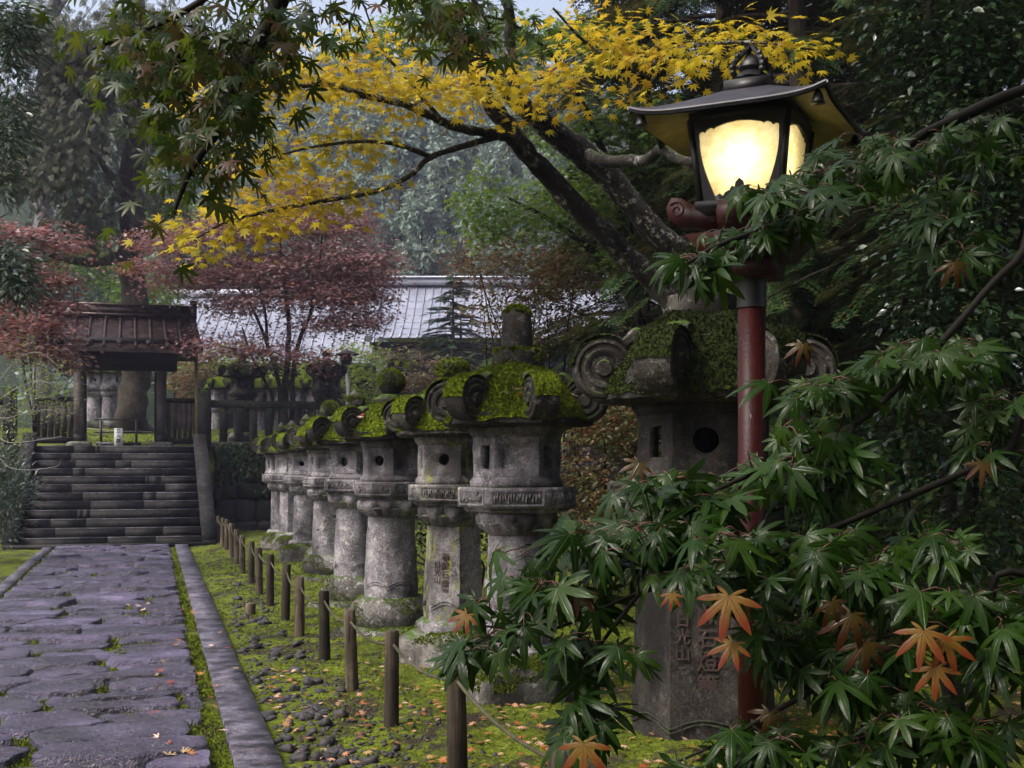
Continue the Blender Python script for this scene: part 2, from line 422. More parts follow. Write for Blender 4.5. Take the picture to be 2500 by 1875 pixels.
pm = MB(); prng = np.random.default_rng(5)
AX, y0 = 1.75, 1.2; seeds = []
y = y0; row = 0
while y < 24.5:
    h = prng.uniform(.26, .52); x = -1.6 + prng.uniform(-.2, .2)
    while x < .62:
        w = prng.uniform(.40, 1.25); seeds.append((x + w / 2, y + h / 2 + prng.uniform(-.09, .09))); x += w
    y += h; row += 1
sd = np.array(seeds); sq = sd / np.array([AX, 1])
for i, c0 in enumerate(sq):
    if not (1.5 < sd[i, 1] < 24.3): continue
    P = c0 + np.array([[-.6, -.6], [.6, -.6], [.6, .6], [-.6, .6]])
    for j in np.argsort(((sq - c0) ** 2).sum(1))[1:16]:
        P = clip_poly(P, c0, sq[j])
        if len(P) < 3: break
    if len(P) < 3: continue
    P = P * np.array([AX, 1])
    for xx, kp in ((-1.56, -1), (float(KX(sd[i, 1])) - .07, 1)):
        if len(P) >= 3: P = clip_x(P, xx, kp)
    if len(P) < 3: continue
    for cf in (.10, .25):                       # round the corners, then roughen
        Q = np.roll(P, -1, 0); P = np.stack([P * (1 - cf) + Q * cf, P * cf + Q * (1 - cf)], 1).reshape(-1, 2)
    Q = np.roll(P, -1, 0); L = np.linalg.norm(Q - P, axis=1)
    out = []
    for p, q, l in zip(P, Q, L):
        for t in np.linspace(0, 1, max(1, int(l / .035)), endpoint=False): out.append(p + (q - p) * t)
    P = np.array(out); cen = P.mean(0)
    if np.ptp(P[:, 0]) < .12: continue
    r = np.linalg.norm(P - cen, axis=1, keepdims=True); dirs = (P - cen) / np.maximum(r, 1e-6)
    gap = .040 + .009 * sn(P[:, 0], P[:, 1], i, 5)[:, None] + .004 * sn(P[:, 0], P[:, 1], i, 17)[:, None] + prng.uniform(0, .010)
    P = cen + dirs * np.maximum(r - gap, .03)
    n = len(P); hz = prng.uniform(.02, .06); tilt = prng.normal(0, .018, 2); sA = prng.uniform(0, 9)
    def top(q, e): return hz + (q - cen) @ tilt + .010 * sn(q[:, 0], q[:, 1] * 2.6, sA, 2.2) + .006 * sn(q[:, 0], q[:, 1], sA, 11) + e
    rings = [np.c_[P + dirs * .008, np.full(n, -.07)], np.c_[P, top(P, -.007)]]
    for k in (.975, .88, .68, .44, .2): q = cen + (P - cen) * k; rings.append(np.c_[q, top(q, 0.0 if k < .9 else -.001)])
    V = np.concatenate(rings + [np.c_[cen[None], top(cen[None], 0)]])
    ii = np.arange(len(rings) - 1)[:, None] * n; jj = np.arange(n)[None]; kk = (jj + 1) % n
    Fq = np.stack([ii + jj, ii + kk, ii + n + kk, ii + n + jj], -1).reshape(-1, 4)
    lb = (len(rings) - 1) * n; Ft = np.stack([lb + np.arange(n), lb + (np.arange(n) + 1) % n, np.full(n, len(rings) * n)], -1)
    pm.add(V, [Fq, Ft])
po = part('path', pm, M['flag'], smooth=True, sharp=50); po['kind'] = 'structure'

M['kerb'] = stone('pecked kerb stone', (.05, .045, .066), (.23, .21, .275), .0, .5, 1.8, rough=.5)
km = MB(); y = 2.0
while y < 24.2:
    L = rng.uniform(1.3, 2.3); a, e = y, min(y + L, 24.25); mid = (a + e) / 2
    km.box((KX(mid) + .118, mid, -.035), (.232 + rng.uniform(-.006, .006), e - a - .022, .14 + rng.uniform(-.008, .008)), -.008, (.975, .996)); y += L
y = 8.0
while y < 24.2:
    L = rng.uniform(1.2, 2.0); a, e = y, min(y + L, 24.25); mid = (a + e) / 2
    km.box((-1.665 - .004 * (mid - 18), mid, -.04), (.16, e - a - .015, .13 + rng.uniform(-.01, .008)), 0, (.97, .996)); y += L
kb = part('kerb', km, M['kerb']); kb['kind'] = 'structure'

# ---------------------------------------------------------------- stairs, retaining walls, stone fence
SX0, SX1 = XY(40, 24.5), XY(497, 24.5); NST, RISE, TREAD = 12, 1.95 / 12, .345
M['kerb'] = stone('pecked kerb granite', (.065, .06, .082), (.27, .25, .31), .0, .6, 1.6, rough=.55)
st = tag(empty('stone_stairs', ((SX0 + SX1) / 2, 24.45, 0)), 'broad flight of dark mossy stone steps climbing from the flagged path to the gate', 'stairs')
hw = (SX1 - SX0) / 2
for i in range(NST):
    mb = MB(); yb = i * TREAD; ww = hw; cuts = np.sort(np.r_[-ww, np.clip(rng.uniform(-ww * .7, ww * .7, 2 + i % 2), -ww, ww), ww]); nose = MB()
    for a, e in zip(cuts[:-1], cuts[1:]):
        if e - a < .05: continue
        dz = rng.uniform(-.002, .002); h = RISE + .04
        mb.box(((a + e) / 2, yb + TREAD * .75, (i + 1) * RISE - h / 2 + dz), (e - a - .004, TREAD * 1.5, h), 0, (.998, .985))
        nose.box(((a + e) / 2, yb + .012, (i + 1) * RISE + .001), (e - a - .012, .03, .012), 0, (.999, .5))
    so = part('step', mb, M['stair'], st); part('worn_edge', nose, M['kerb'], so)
for s in (1, -1):
    mb = MB(); x = s * (hw + .10)
    a = np.array([x - s * .0, -.12, .09]); e = np.array([x - s * .0, NST * TREAD, 1.95 + .14])
    mb.beam(a, e, .27, .34)
    for t in np.linspace(.06, .94, 7): q = a + (e - a) * t; mb.box((q[0], q[1], q[2] / 2 - .12), (.25, .62, max(q[2], .1)))
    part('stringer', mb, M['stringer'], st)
mb = MB(); mb.box((0, -.17, .015), (2 * hw + .4, .3, .09)); part('bottom_kerb', mb, M['stair'], st)

def rubble_wall(x0, x1, y, z0, z1, label, seed):
    r2 = np.random.default_rng(seed); mb = MB()
    mb.box(((x0 + x1) / 2, y + .32, (z0 + z1) / 2), (x1 - x0, .4, z1 - z0))
    z = z0
    while z < z1 - .08:
        h = min(r2.uniform(.34, .55), z1 - z); x = x0
        while x < x1:
            w = min(r2.uniform(.4, .85), x1 - x + .1)
            mb.vf(rock((x + w / 2, y + .14, z + h / 2), (w * .56, .16 + r2.uniform(0, .06), h * .57), r2.uniform(0, 50), 16, 10, .07, sq=.5)); x += w
        z += h
    o = part('retaining_wall', mb, M['stair'], smooth=True)
    return tag(o, label, 'wall')
rubble_wall(1.55, 15.5, WALL_Y, -.1, 2.0, 'dark rubble retaining wall with pale lichen under the stone fence', 3)
rubble_wall(-12, -2.75, WALL_Y, -.1, 2.0, 'dark rubble retaining wall behind the evergreen bush beside the stairs', 4)

def stone_fence(x0, x1, y, z, label, post_at, n_step=.335):
    f = tag(empty('stone_fence', (x0, y, z)), label, 'fence')
    for px in post_at:
        mb = MB(); mb.box((px - x0, 0, .6), (.28, .28, 1.26), 0, (.96, .96)); mb.box((px - x0, 0, 1.245), (.27, .27, .05), 0, (.5, .5)); part('post', mb, M['fence_stone'], f)
    mb = MB(); mb.box(((x1 - x0) / 2, 0, .95), (x1 - x0, .2, .16)); part('rail', mb, M['fence_stone'], f)
    P = np.c_[rng.uniform(0, x1 - x0, 3500), rng.uniform(-.105, .105, 3500), np.full(3500, 1.03)]
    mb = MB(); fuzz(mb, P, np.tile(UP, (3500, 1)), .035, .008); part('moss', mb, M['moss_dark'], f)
    x = x0 + .42
    while x < x1 - .15:
        if min(abs(x - p) for p in post_at) > .25:
            mb = MB(); mb.box((x - x0 + rng.uniform(-.01, .01), 0, .43), (.175, .15, .88), 0, (.97, 1)); part('baluster', mb, M['fence_stone'], f)
        x += n_step
    mb = MB(); mb.box(((x1 - x0) / 2, 0, .04), (x1 - x0, .26, .1)); part('sill', mb, M['fence_stone'], f)
    return f
FX = XY(500, 28.75)
stone_fence(FX, FX + 12, 28.78, 1.98, 'blackened stone balustrade with mossy top rail above the rubble wall right of the stairs', [FX, FX + 6.4, FX + 11.9])
stone_fence(-9, -2.75, 28.78, 1.98, 'blackened stone balustrade half hidden by bare twigs left of the gate', [-9, -2.78])

# ---------------------------------------------------------------- the gate with its board wings
GX, GY, GZ = -.5, 29.7, 1.95
gate = tag(empty('wooden_gate', (GX, GY, GZ)), 'dark roofed timber gate with brown metal roof at the top of the stairs', 'gate')
for s in (-1, 1):
    mb = MB(); mb.box((s * .905, 0, .96), (.225, .25, 1.7)); part('pillar', mb, M['pillar_wood'], gate)
    mb = MB(); mb.box((s * .905, 0, .19), (.25, .275, .2)); part('pillar_shoe', mb, M['gate_wood'], gate)
    mb = MB(); mb.vf(rock((s * .905, 0, .05), (.28, .26, .09), s, 14, 8, .05, sq=.6)); part('base_stone', mb, M['stone_base'], gate, True)
    mb = MB(); mb.box((s * .77, .13, .93), (.05, .06, 1.66)); part('jamb', mb, M['gate_wood'], gate)
mb = MB(); mb.box((0, 0, 2.0), (2.5, .26, .46)); part('lintel', mb, M['gate_wood'], gate)
mb = MB()
for s in (-1, -.5, 0, .5, 1): mb.box((s * 1.25, 0, 2.31), (.13, 2.1, .15))
for yy in (-.85, 0, .85): mb.box((0, yy, 2.25 + (.45 if yy == 0 else 0) + .12), (3.1, .14, .13))
part('rafter_frame', mb, M['gate_wood'], gate)
M['gate_roof'], nt, b, o = mat('dark copper roof sheet')
c = ramp(nt, noise(nt, 5, 5, .7, stretch=(1, 1, 2)), [(.35, (.018, .012, .011)), (.55, (.06, .04, .036)), (.7, (.10, .08, .085))])
setc(nt, b, c); b.inputs['Metallic'].default_value = .6; b.inputs['Roughness'].default_value = .3
bump(nt, b, noise(nt, 10, 4), .25, .01)
def roof_pt(x, t, side, e=0.0):
    """t 0 at the eave, 1 at the ridge"""
    return np.array([x * (1 - .07 * t), side * (1.12 * (1 - t)) + .12 * (1 if side > 0 else 1) * 0, 2.19 + .86 * (t ** 1.15) + e])
rm = MB()
for side in (-1, 1):
    T_ = np.linspace(0, 1, 10); X_ = np.linspace(-1.76, 1.76, 24)
    for e, flip in ((0, side < 0), (-.07, side > 0)):
        V = np.array([roof_pt(x, t, side, e) for t in T_ for x in X_]); n = len(X_)
        i = np.arange(len(T_) - 1)[:, None] * n + np.arange(n - 1)[None]
        q = np.stack([i, i + 1, i + n + 1, i + n], -1).reshape(-1, 4)
        rm.add(V, q if flip else q[:, ::-1])
    rm.beam(roof_pt(-1.76, 0, side, -.04), roof_pt(1.76, 0, side, -.04), .05, .09)
    for x in (-1.76, 1.76):
        for t0, t1 in zip(T_[:-1], T_[1:]): rm.beam(roof_pt(x, t0, side, -.03), roof_pt(x, t1, side, -.03), .06, .12)
roof = part('roof', rm, M['gate_roof'], gate, True, 40)
sm = MB()                                       # overlapping courses of sheet in each bay
for side in (-1, 1):
    for a in np.linspace(-1.7, 1.7, 11)[:-1]:
        for k in range(6):
            t0, t1 = k / 6, (k + 1.05) / 6; xl, xr = a + .055, a + .285
            V = np.array([roof_pt(xl + .05, t0, side, .014), roof_pt(xr - .05, t0, side, .014), roof_pt(xr, t0 + .03, side, .013), roof_pt(xr, t1, side, .005), roof_pt(xl, t1, side, .005), roof_pt(xl, t0 + .03, side, .013)])
            sm.add(V, np.array([[0, 1, 2, 3, 4, 5] if side < 0 else [5, 4, 3, 2, 1, 0]]))
part('roof_sheets', sm, M['gate_roof'], roof)
for x in np.linspace(-1.7, 1.7, 11):
    mb = MB()
    for side in (-1, 1): mb.tube([roof_pt(x, t, side, .028) for t in np.linspace(0, .97, 7)], .034, 8)
    part('batten', mb, M['gate_roof'], roof, True, 50)
mb = MB(); mb.box((0, 0, 3.15), (3.16, .26, .20)); mb.box((0, 0, 3.27), (3.24, .34, .05)); mb.box((0, 0, 3.04), (3.2, .36, .05))
part('ridge', mb, M['gate_roof'], roof)
for s in (-1, 1):
    mb = MB(); mb.box((s * 1.63, 0, 3.19), (.13, .32, .36)); mb.box((s * 1.63, 0, 3.39), (.17, .38, .05)); part('ridge_cap', mb, M['gate_roof'], roof)
for s, x0, x1 in ((1, .55, 1.26), (-1, -1.32, -.55)):
    x0, x1 = (1.02, 1.72) if s > 0 else (-1.86, -1.02)
    w = tag(empty('board_panel', (GX + (x0 + x1) / 2, GY + .02, GZ)), 'weathered vertical board panel between the gate pillar and the ' + ('stone corner post' if s > 0 else 'bare twiggy bush'), 'fence')
    L = x1 - x0; mb = MB()
    for k in range(6): mb.box((-L / 2 + (k + .5) * L / 6, rng.uniform(-.006, .006), .63), (L / 6 - .012, .03, .84))
    part('boards', mb, M['board_wood'], w)
    mb = MB(); mb.box((0, 0, 1.1), (L, .09, .1)); part('top_rail', mb, M['gate_wood'], w)
    mb = MB(); mb.box((0, 0, .15), (L, .11, .13)); part('bottom_rail', mb, M['gate_wood'], w)
    mb = MB(); mb.box((s * L / 2, 0, .6), (.09, .1, 1.12)); part('end_post', mb, M['gate_wood'], w)
mb = MB(); mb.tube([(XY(482, 29.5), 29.5, 2.0), (XY(479, 29.5), 29.5, 4.05)], .045, 10)
tag(part('bamboo_pole', mb, plain('old bamboo', (.16, .13, .04), .5), None, True), 'tall yellowish pole standing beside the right board panel', 'pole')

# barrier and sign in the gateway
bx, by = XY(290, 29.45), 29.45
bar = tag(empty('barrier', (bx, by, GZ)), 'low black wooden barrier frame standing in the gateway', 'barrier')
M['black'] = plain('black painted wood', (.012, .012, .015), .5)
for s in (-1, 1):
    mb = MB(); mb.box((s * .385, 0, .33), (.055, .055, .6)); part('post', mb, M['black'], bar)
    mb = MB(); mb.box((s * .385, 0, .03), (.1, .42, .06)); part('foot', mb, M['black'], bar)
mb = MB(); mb.beam((-.53, 0, .64), (.53, 0, .62), .05, .035); part('top_rail', mb, M['black'], bar)
mb = MB(); mb.box((0, 0, .34), (1.0, .035, .045)); part('middle_rail', mb, M['black'], bar)
mb = MB(); mb.box((0, -.02, .075), (.98, .05, .07)); part('bottom_rail', mb, M['black'], bar)

def text_mesh(body, size, depth, gap=1.06):
    """characters stacked from the top down, centred on x, top at z = 0, facing -y"""
    V, Fs, n = [], [], 0
    for i, ch in enumerate(body):
        cu = bpy.data.curves.new('char', 'FONT'); cu.body = ch; cu.size = size; cu.extrude = depth; cu.align_x = 'CENTER'; cu.resolution_u = 2; cu.offset = size * .012
        o = bpy.data.objects.new('char', cu); COL.objects.link(o)
        me = bpy.data.meshes.new_from_object(o.evaluated_get(bpy.context.evaluated_depsgraph_get()))
        v = np.zeros(len(me.vertices) * 3); me.vertices.foreach_get('co', v); v = v.reshape(-1, 3)
        V.append(np.stack([v[:, 0], -v[:, 2], v[:, 1] - size * (.82 + i * gap)], -1)); Fs += [tuple(x + n for x in p.vertices) for p in me.polygons]; n += len(v)
        bpy.data.objects.remove(o); bpy.data.curves.remove(cu); bpy.data.meshes.remove(me)
    return np.concatenate(V), Fs
sx, sy = XY(289, 29.05), 29.05
sg = tag(empty('warning_sign', (sx, sy, GZ - .03)), 'narrow white upright signboard with black characters in front of the black barrier', 'sign')
mb = MB(); mb.box((0, 0, .225), (.185, .03, .45), 0, (1, 1)); part('board', mb, plain('white painted board', (.62, .60, .57), .6, 0, .12), sg)
mb = MB(); V, Fs = text_mesh('立入禁止', .108, .002); mb.add(V + np.array([0, -.0165, .445]), Fs); part('lettering', mb, plain('black lettering', (.01, .01, .01), .7, b_=0), sg)
mb = MB(); mb.tube([(XY(208, 31), 31, 2.42), (XY(292, 31), 31, 2.36), (XY(372, 31), 31, 2.35)], .009, 5)
tag(part('rope', mb, plain('pale rope', (.4, .36, .26), .8), None, True), 'thin pale rope stretched across the mossy lawn behind the gate', 'rope')
# ---------------------------------------------------------------- stone lanterns
def ribbon(mb, pts, side, w, h):
    """a flat band of rounded section along pts, w wide along side"""
    p = np.asarray(pts, float); t = unit(np.gradient(p, axis=0)); s = np.broadcast_to(unit(side), p.shape); n = np.cross(s, t)
    sec = [(-.5, -.5), (.5, -.5), (.5, .2), (.32, .5), (-.32, .5), (-.5, .2)]
    V = np.stack([p + s * (a * w) + n * (-b_ * h) for a, b_ in sec], 1).reshape(-1, 3); m, k = len(p), 6
    i = np.arange(m - 1)[:, None] * k; j = np.arange(k)[None]; q = (j + 1) % k
    mb.add(V, [np.stack([i + j, i + k + j, i + k + q, i + q], -1).reshape(-1, 4), np.arange(k)[None], (np.arange(k)[::-1] + (m - 1) * k)[None]])

def wear(mb, amt, sd):
    """softens true edges: every point moves a little, the same way wherever it recurs"""
    for i, V in enumerate(mb.v):
        x, y, z = V.T * 6.0; mb.v[i] = V + amt * np.stack([sn(y + z, z - x, sd), sn(x - z, y + z, sd + 2), .6 * sn(x + y, z * 1.3, sd + 4)], -1)
    return mb

def wall_slab(a, R0, zb, zt, t, hole, ang, rh=.15):
    """one side of a six-sided fire box with a round or tall opening or a sunk panel"""
    hwid = R0 / 2; zc = (zb + zt) / 2; hh = (zt - zb) / 2; n = 32
    th = np.arange(n) * 2 * pi / n + pi / 4
    c, s = np.cos(th), np.sin(th); k = 1 / np.maximum(np.abs(c), np.abs(s))
    if hole == 'round': rr = R0 * rh; ix, iz = rr * c, rr * s + hh * .05
    elif hole == 'rect': ix, iz = R0 * .19 * c * k, hh * .56 * s * k
    else: ix, iz = R0 * .33 * c * k, hh * .62 * s * k
    ox, oz = hwid * c * k, hh * s * k
    bx = ox * (1 - t * math.tan(pi / 6) / hwid)
    rings = [np.stack([np.full(n, a), ox, oz + zc], -1)]
    if hole != 'panel':
        m = 1.32; rings += [np.stack([np.full(n, a), ix * m, iz * m + zc], -1), np.stack([np.full(n, a - .010), ix * (m - .08), iz * (m - .08) + zc], -1),
                            np.stack([np.full(n, a - .010), ix * 1.06, iz * 1.06 + zc], -1), np.stack([np.full(n, a - .012), ix, iz + zc], -1), np.stack([np.full(n, a - t), ix, iz + zc], -1), np.stack([np.full(n, a - t), bx, oz + zc], -1)]
    else:
        rings += [np.stack([np.full(n, a), ix, iz + zc], -1), np.stack([np.full(n, a - .014), ix * .95, iz * .96 + zc], -1)]
    V = np.concatenate(rings); i = np.arange(len(rings) - 1)[:, None] * n; j = np.arange(n)[None]; q = (j + 1) % n
    Fs = [np.stack([i + j, i + q, i + n + q, i + n + j], -1).reshape(-1, 4)]
    if hole == 'panel': Fs.append((np.arange(n) + (len(rings) - 1) * n)[None])
    ca, sa = cos(ang), sin(ang)
    return V @ np.array([[ca, sa, 0], [-sa, ca, 0], [0, 0, 1]]), Fs

def lantern(u, d, label, z0=0.0, phi=0.0, shaft='round', finial='ball', re=.47, dr=.12, zt=2.06, ze=1.74, rs=.225, rp=.36, rb=.285, base='round', detail=2,
            holes=('round', 'rect', 'panel', 'round', 'rect', 'panel'), dark=0, zs=.36, sm=None, roofphi=0.0, group='stone lanterns along the path', ring=0, moss='moss', fuz=1.0, zp=1.37):
    p = W(u, HORIZON, d); L = tag(empty('stone_lantern', (p[0], p[1], z0), atan2(-p[1], -p[0]) + phi), label, 'stone lantern', group)
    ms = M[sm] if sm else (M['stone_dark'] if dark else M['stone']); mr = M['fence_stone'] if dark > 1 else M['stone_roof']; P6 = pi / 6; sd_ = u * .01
    def part(nm_, mb_, *a, **k):
        if nm_ in ('base_stone', 'plinth', 'shaft', 'lotus', 'platform', 'carved_panel', 'fire_box', 'roof', 'finial'): wear(mb_, .0075 if nm_ != 'roof' else .012, sd_)
        return globals()['part'](nm_, mb_, *a, **k)
    # base
    mb = MB()
    if base == 'round':
        mb.vf(lathe([(rs * 1.5, .10), (rs * 1.62, .15), (rs * 1.66, .22), (rs * 1.55, .29), (rs * 1.25, zs - .005), (rs * 1.1, zs)], 36)); part('base_stone', mb, M['stone_base'], L, True, 50)
        mb = MB(); mb.vf(rock((0, 0, .0), (rs * 2.15, rs * 2.0, .13), sd_, 24, 10, .05, sq=.55)); part('plinth', mb, M['stone_base'], L, True)
        hb = rs * 1.9
        V, Fq = lathe([(rs * 1.62, .13), (rs * 1.68, .22), (rs * 1.57, .29), (rs * 1.27, zs)], 36); PP, NN = on_faces(V, Fq[0], 5000, -1); k = sn(PP[:, 0] * 2, PP[:, 1] * 2 + PP[:, 2] * 3, sd_, 2.5) > .12; mf = MB(); fuzz(mf, PP[k], NN[k], .018, .006)
        V, Fq = rock((0, 0, .0), (rs * 2.15, rs * 2.0, .13), sd_, 24, 10, .05, sq=.55); PP, NN = on_faces(V, Fq[0], 6000, .1); k = sn(PP[:, 0], PP[:, 1], sd_, 6) > -.3; fuzz(mf, PP[k], NN[k], .02, .006); globals()['part']('moss', mf, M[moss], L)
    elif base == 'rock':
        mb.vf(rock((0, 0, .06), (rs * 2.25, rs * 2.0, .245), sd_, 36, 18, .10, sq=.62)); ro = part('base_stone', mb, M['stone_base'], L, True)
        mb2 = MB(); mb2.vf(lathe([(rs * 1.45, .2), (rs * 1.38, zs - .03), (rs * 1.2, zs), (.01, zs)], 32)); part('pad', mb2, M['stone'], L, True, 40)
        V, Fq = mb.v[0], mb.f[0]; PP, NN = on_faces(V, Fq, int(9000 * fuz), .35); k = sn(PP[:, 0], PP[:, 1], sd_, 4) > -.35
        mf = MB(); fuzz(mf, PP[k], NN[k], .022, .006); part('moss', mf, M[moss], ro)
        hb = rs * 2.1
    else:
        mb.vf(lathe([(rs * 1.1, -.1), (rs * 1.3, .02), (rs * 1.05, zs)], 36)); part('base_stone', mb, M['stone_base'], L, True)
    # shaft
    mb = MB(); zl = zp - .31; zz = np.linspace(zs, zl, 9); rr = rs * (1.06 - .14 * (zz - zs) / (zl - zs)); rr[0] *= .97; k6 = 6 if shaft == 'hex' else 0
    prof = [(.02, zs)] + [(r, z) for r, z in zip(rr, zz)] + [(.02, zl)]
    if k6: prof = [(r * 1.09, z) for r, z in prof]
    mb.vf(lathe(prof, 48, k6, [1] * len(prof), P6))
    if detail:
        th = np.linspace(0, 2 * pi, 145); amp = .022
        for zc, sg_, q in ((zl - .13, 1, .93), (zs + .12, -1, 1.05)):
            for off in (0, .022):
                rad = rs * q * (1.09 * pfac(th, 6) if k6 else 1) + .0015
                zl_ = zc + off * sg_ + amp * 2.2 * (np.abs(np.sin(th * 3 + .5 * (not k6))) - .5) * -sg_
                mb.vf(tube(np.stack([rad * np.cos(th + P6), rad * np.sin(th + P6), zl_], -1), .0045, 5))
    if ring: mb.vf(lathe([(rs * .98, ring - .03), (rs * 1.07, ring - .025), (rs * 1.09, ring), (rs * 1.07, ring + .025), (rs * .98, ring + .03)], 40))
    so = part('shaft', mb, ms, L, True, 28)
    # lotus and platform
    mb = MB(); pz = [zl - .005, zl + .02, zl + .05, zl + .09, zl + .125, zl + .15, zl + .155]; pr = [rs * .9, rs * 1.0, rs * 1.12, rs * 1.24, rs * 1.3, rs * 1.27, rs * .9]
    if detail: mb.vf(lathe(list(zip(pr, pz)), 120, 0, None, 0, 10, [0, .14, .22, .18, .08, .0, 0])); mb.vf(lathe([(rs * 1.0, zl + .01), (rs * 1.1, zl + .045), (rs * 1.2, zl + .075), (rs * 1.0, zl + .1)], 120, 0, None, pi / 10, 10, [0, .2, .28, 0]))
    else: mb.vf(lathe(list(zip(pr, pz)), 24))
    mb.vf(lathe([(rp * .86, zl + .15), (rp * .9, zl + .165), (rp * .9, zl + .18)], 6, 6, None, P6))
    part('lotus', mb, ms, L, True, 40)
    mb = MB(); zb = zl + .18
    mb.vf(lathe([(.02, zb), (rp, zb), (rp, zp - .012), (rp * .985, zp), (.02, zp)], 6, 6, None, P6))
    po_ = part('platform', mb, ms, L)
    if detail:                                  # sunk borders and worn relief on the platform sides
        mb = MB(); ap = rp * cos(P6); wf = rp * .84; zc = (zb + zp) / 2; hh = (zp - zb) * .34
        for k in range(6):
            ca, sa = cos(k * pi / 3), sin(k * pi / 3); Rz = np.array([[ca, sa, 0], [-sa, ca, 0], [0, 0, 1]])
            for c, s_ in (((0, hh), (wf, .011)), ((0, -hh), (wf, .011)), ((-wf / 2, 0), (.012, hh * 2)), ((wf / 2, 0), (.012, hh * 2))):
                V, Fq = box((ap + .001, c[0], zc + c[1]), (.008, *s_)); mb.add(V @ Rz, Fq)
            for q in range(16):
                yy = -wf * .43 + q * wf * .86 / 15
                V, Fs = rock((ap, yy, zc + .012 * sin(q * 2.3 + u)), (.012, wf * .026, hh * rng.uniform(.35, .75)), q, 8, 6, .2); mb.add(V @ Rz, Fs)
        part('carved_panel', mb, ms, po_, True, 45)
    # fire box
    mb = MB(); zf0, zf1 = zp + .065, ze - .03
    mb.vf(lathe([(rb * 1.08, zp), (rb * 1.08, zp + .035), (rb * 1.0, zp + .06), (rb * 1.0, zf0 + .002), (.02, zf0 + .002)], 6, 6, None, P6))
    mb.vf(lathe([(.02, zf1 - .05), (rb * 1.0, zf1 - .05), (rb * 1.09, zf1 - .01), (rb * 1.12, zf1 + .05), (.02, zf1 + .05)], 6, 6, None, P6))
    for k in range(6): mb.vf(wall_slab(rb * cos(P6), rb, zf0, zf1 - .048, .07, holes[k % len(holes)], k * pi / 3, .2 if dark == 1 else .15))
    part('fire_box', mb, ms, L)
    # roof
    H = zt - ze - .07; Rz0 = roofphi
    hz = lambda t: ze + .07 + H * (1 - t ** 2.6) - .03 * np.exp(-((t - .9) / .1) ** 2)
    T_ = np.linspace(.985, .06, 16)
    prof = [(rb * .9, ze - .02), (re * .93, ze - .012), (re, ze + .005), (re * 1.004, ze + .062)] + [(re * t, float(hz(t))) for t in T_]
    wts = [1, 1, 1, 1] + [float(smoothstep(.1, .75, t)) for t in T_]
    mb = MB(); mb.vf(lathe(prof, 72, 6, wts, P6 + Rz0))
    drums = []
    for k in range(6):
        a = P6 + Rz0 + k * pi / 3; rad = np.array([cos(a), sin(a), 0]); tan = np.array([-sin(a), cos(a), 0])
        rc = re - .3 * dr; zc = ze + .055 + dr * .72; drums.append((a, rad, tan, rc, zc))
        ts = np.linspace(.55, .80, 5); pts = [rad * re * t + UP * (float(hz(t)) + (.012 if t > .6 else -.02) * dr / .12) for t in ts]
        pts += [rad * (rc + dr * 1.0 * cos(q)) + UP * (zc + dr * 1.0 * sin(q)) for q in (2.2, 1.75, 1.3)]
        ribbon(mb, smooth_line(pts, 3), tan, dr * 1.0, .05)
    rf = part('roof', mb, mr, L, True, 38)
    h = dr * .62
    dp = [(.02, -h - .008), (.24, -h - .008), (.30, -h + .007), (.42, -h + .009), (.48, -h), (.62, -h - .002), (.70, -h + .009), (.78, -h + .010), (.85, -h), (.95, -h + .006), (1.0, -h + .03)]
    dp = [(r * dr, z) for r, z in dp]; dp += [(r, -z) for r, z in dp[::-1]]
    sc_me = None
    for a, rad, tan, rc, zc in drums:
        if sc_me is None:
            V, Fs = lathe(dp, 32 if detail else 16); mb = MB(); mb.add(np.stack([V[:, 0], V[:, 2], V[:, 1]], -1), [f[:, ::-1] for f in Fs])
            sc_me = mesh('scroll', mb, True, 40)
        o = link('scroll', sc_me, mr, rf); o.location = rad * rc + UP * zc; o.rotation_euler = (0, 0, a)
    # moss on the roof
    na, ntt = 96, 22; A = np.arange(na) * 2 * pi / na; TT = np.linspace(.10, .995, ntt)
    tt, aa = np.meshgrid(TT, A, indexing='ij'); g = pfac(aa, 6); rr = re * tt * (1 + (g - 1) * smoothstep(.1, .75, tt))
    nz = sn(rr * np.cos(aa), rr * np.sin(aa), sd_, 7); big = sn(rr * np.cos(aa), rr * np.sin(aa), sd_ + 3, 3)
    corner = (g - cos(P6)) / (1 - cos(P6))
    z = hz(tt) + .026 + .010 * nz + (.016 * big if not dark else .024 * big - .004) - .05 * corner ** 6 * smoothstep(.55, .85, tt)
    z = np.where(tt > .97, ze + .03 + .02 * nz, z); rr = np.where(tt > .97, rr * 1.03, rr)
    V = np.stack([rr * np.cos(aa + P6 + Rz0), rr * np.sin(aa + P6 + Rz0), z], -1).reshape(-1, 3)
    i = np.arange(ntt - 1)[:, None] * na; j = np.arange(na)[None]; q = (j + 1) % na
    Fq = np.stack([i + j, i + na + j, i + na + q, i + q], -1).reshape(-1, 4); mb = MB(); mb.add(V, Fq)
    PP, NN = on_faces(V, Fq, int((16000 if detail > 1 else 6000 if detail else 1500) * fuz))
    fuzz(mb, PP, NN, .016, .0055)
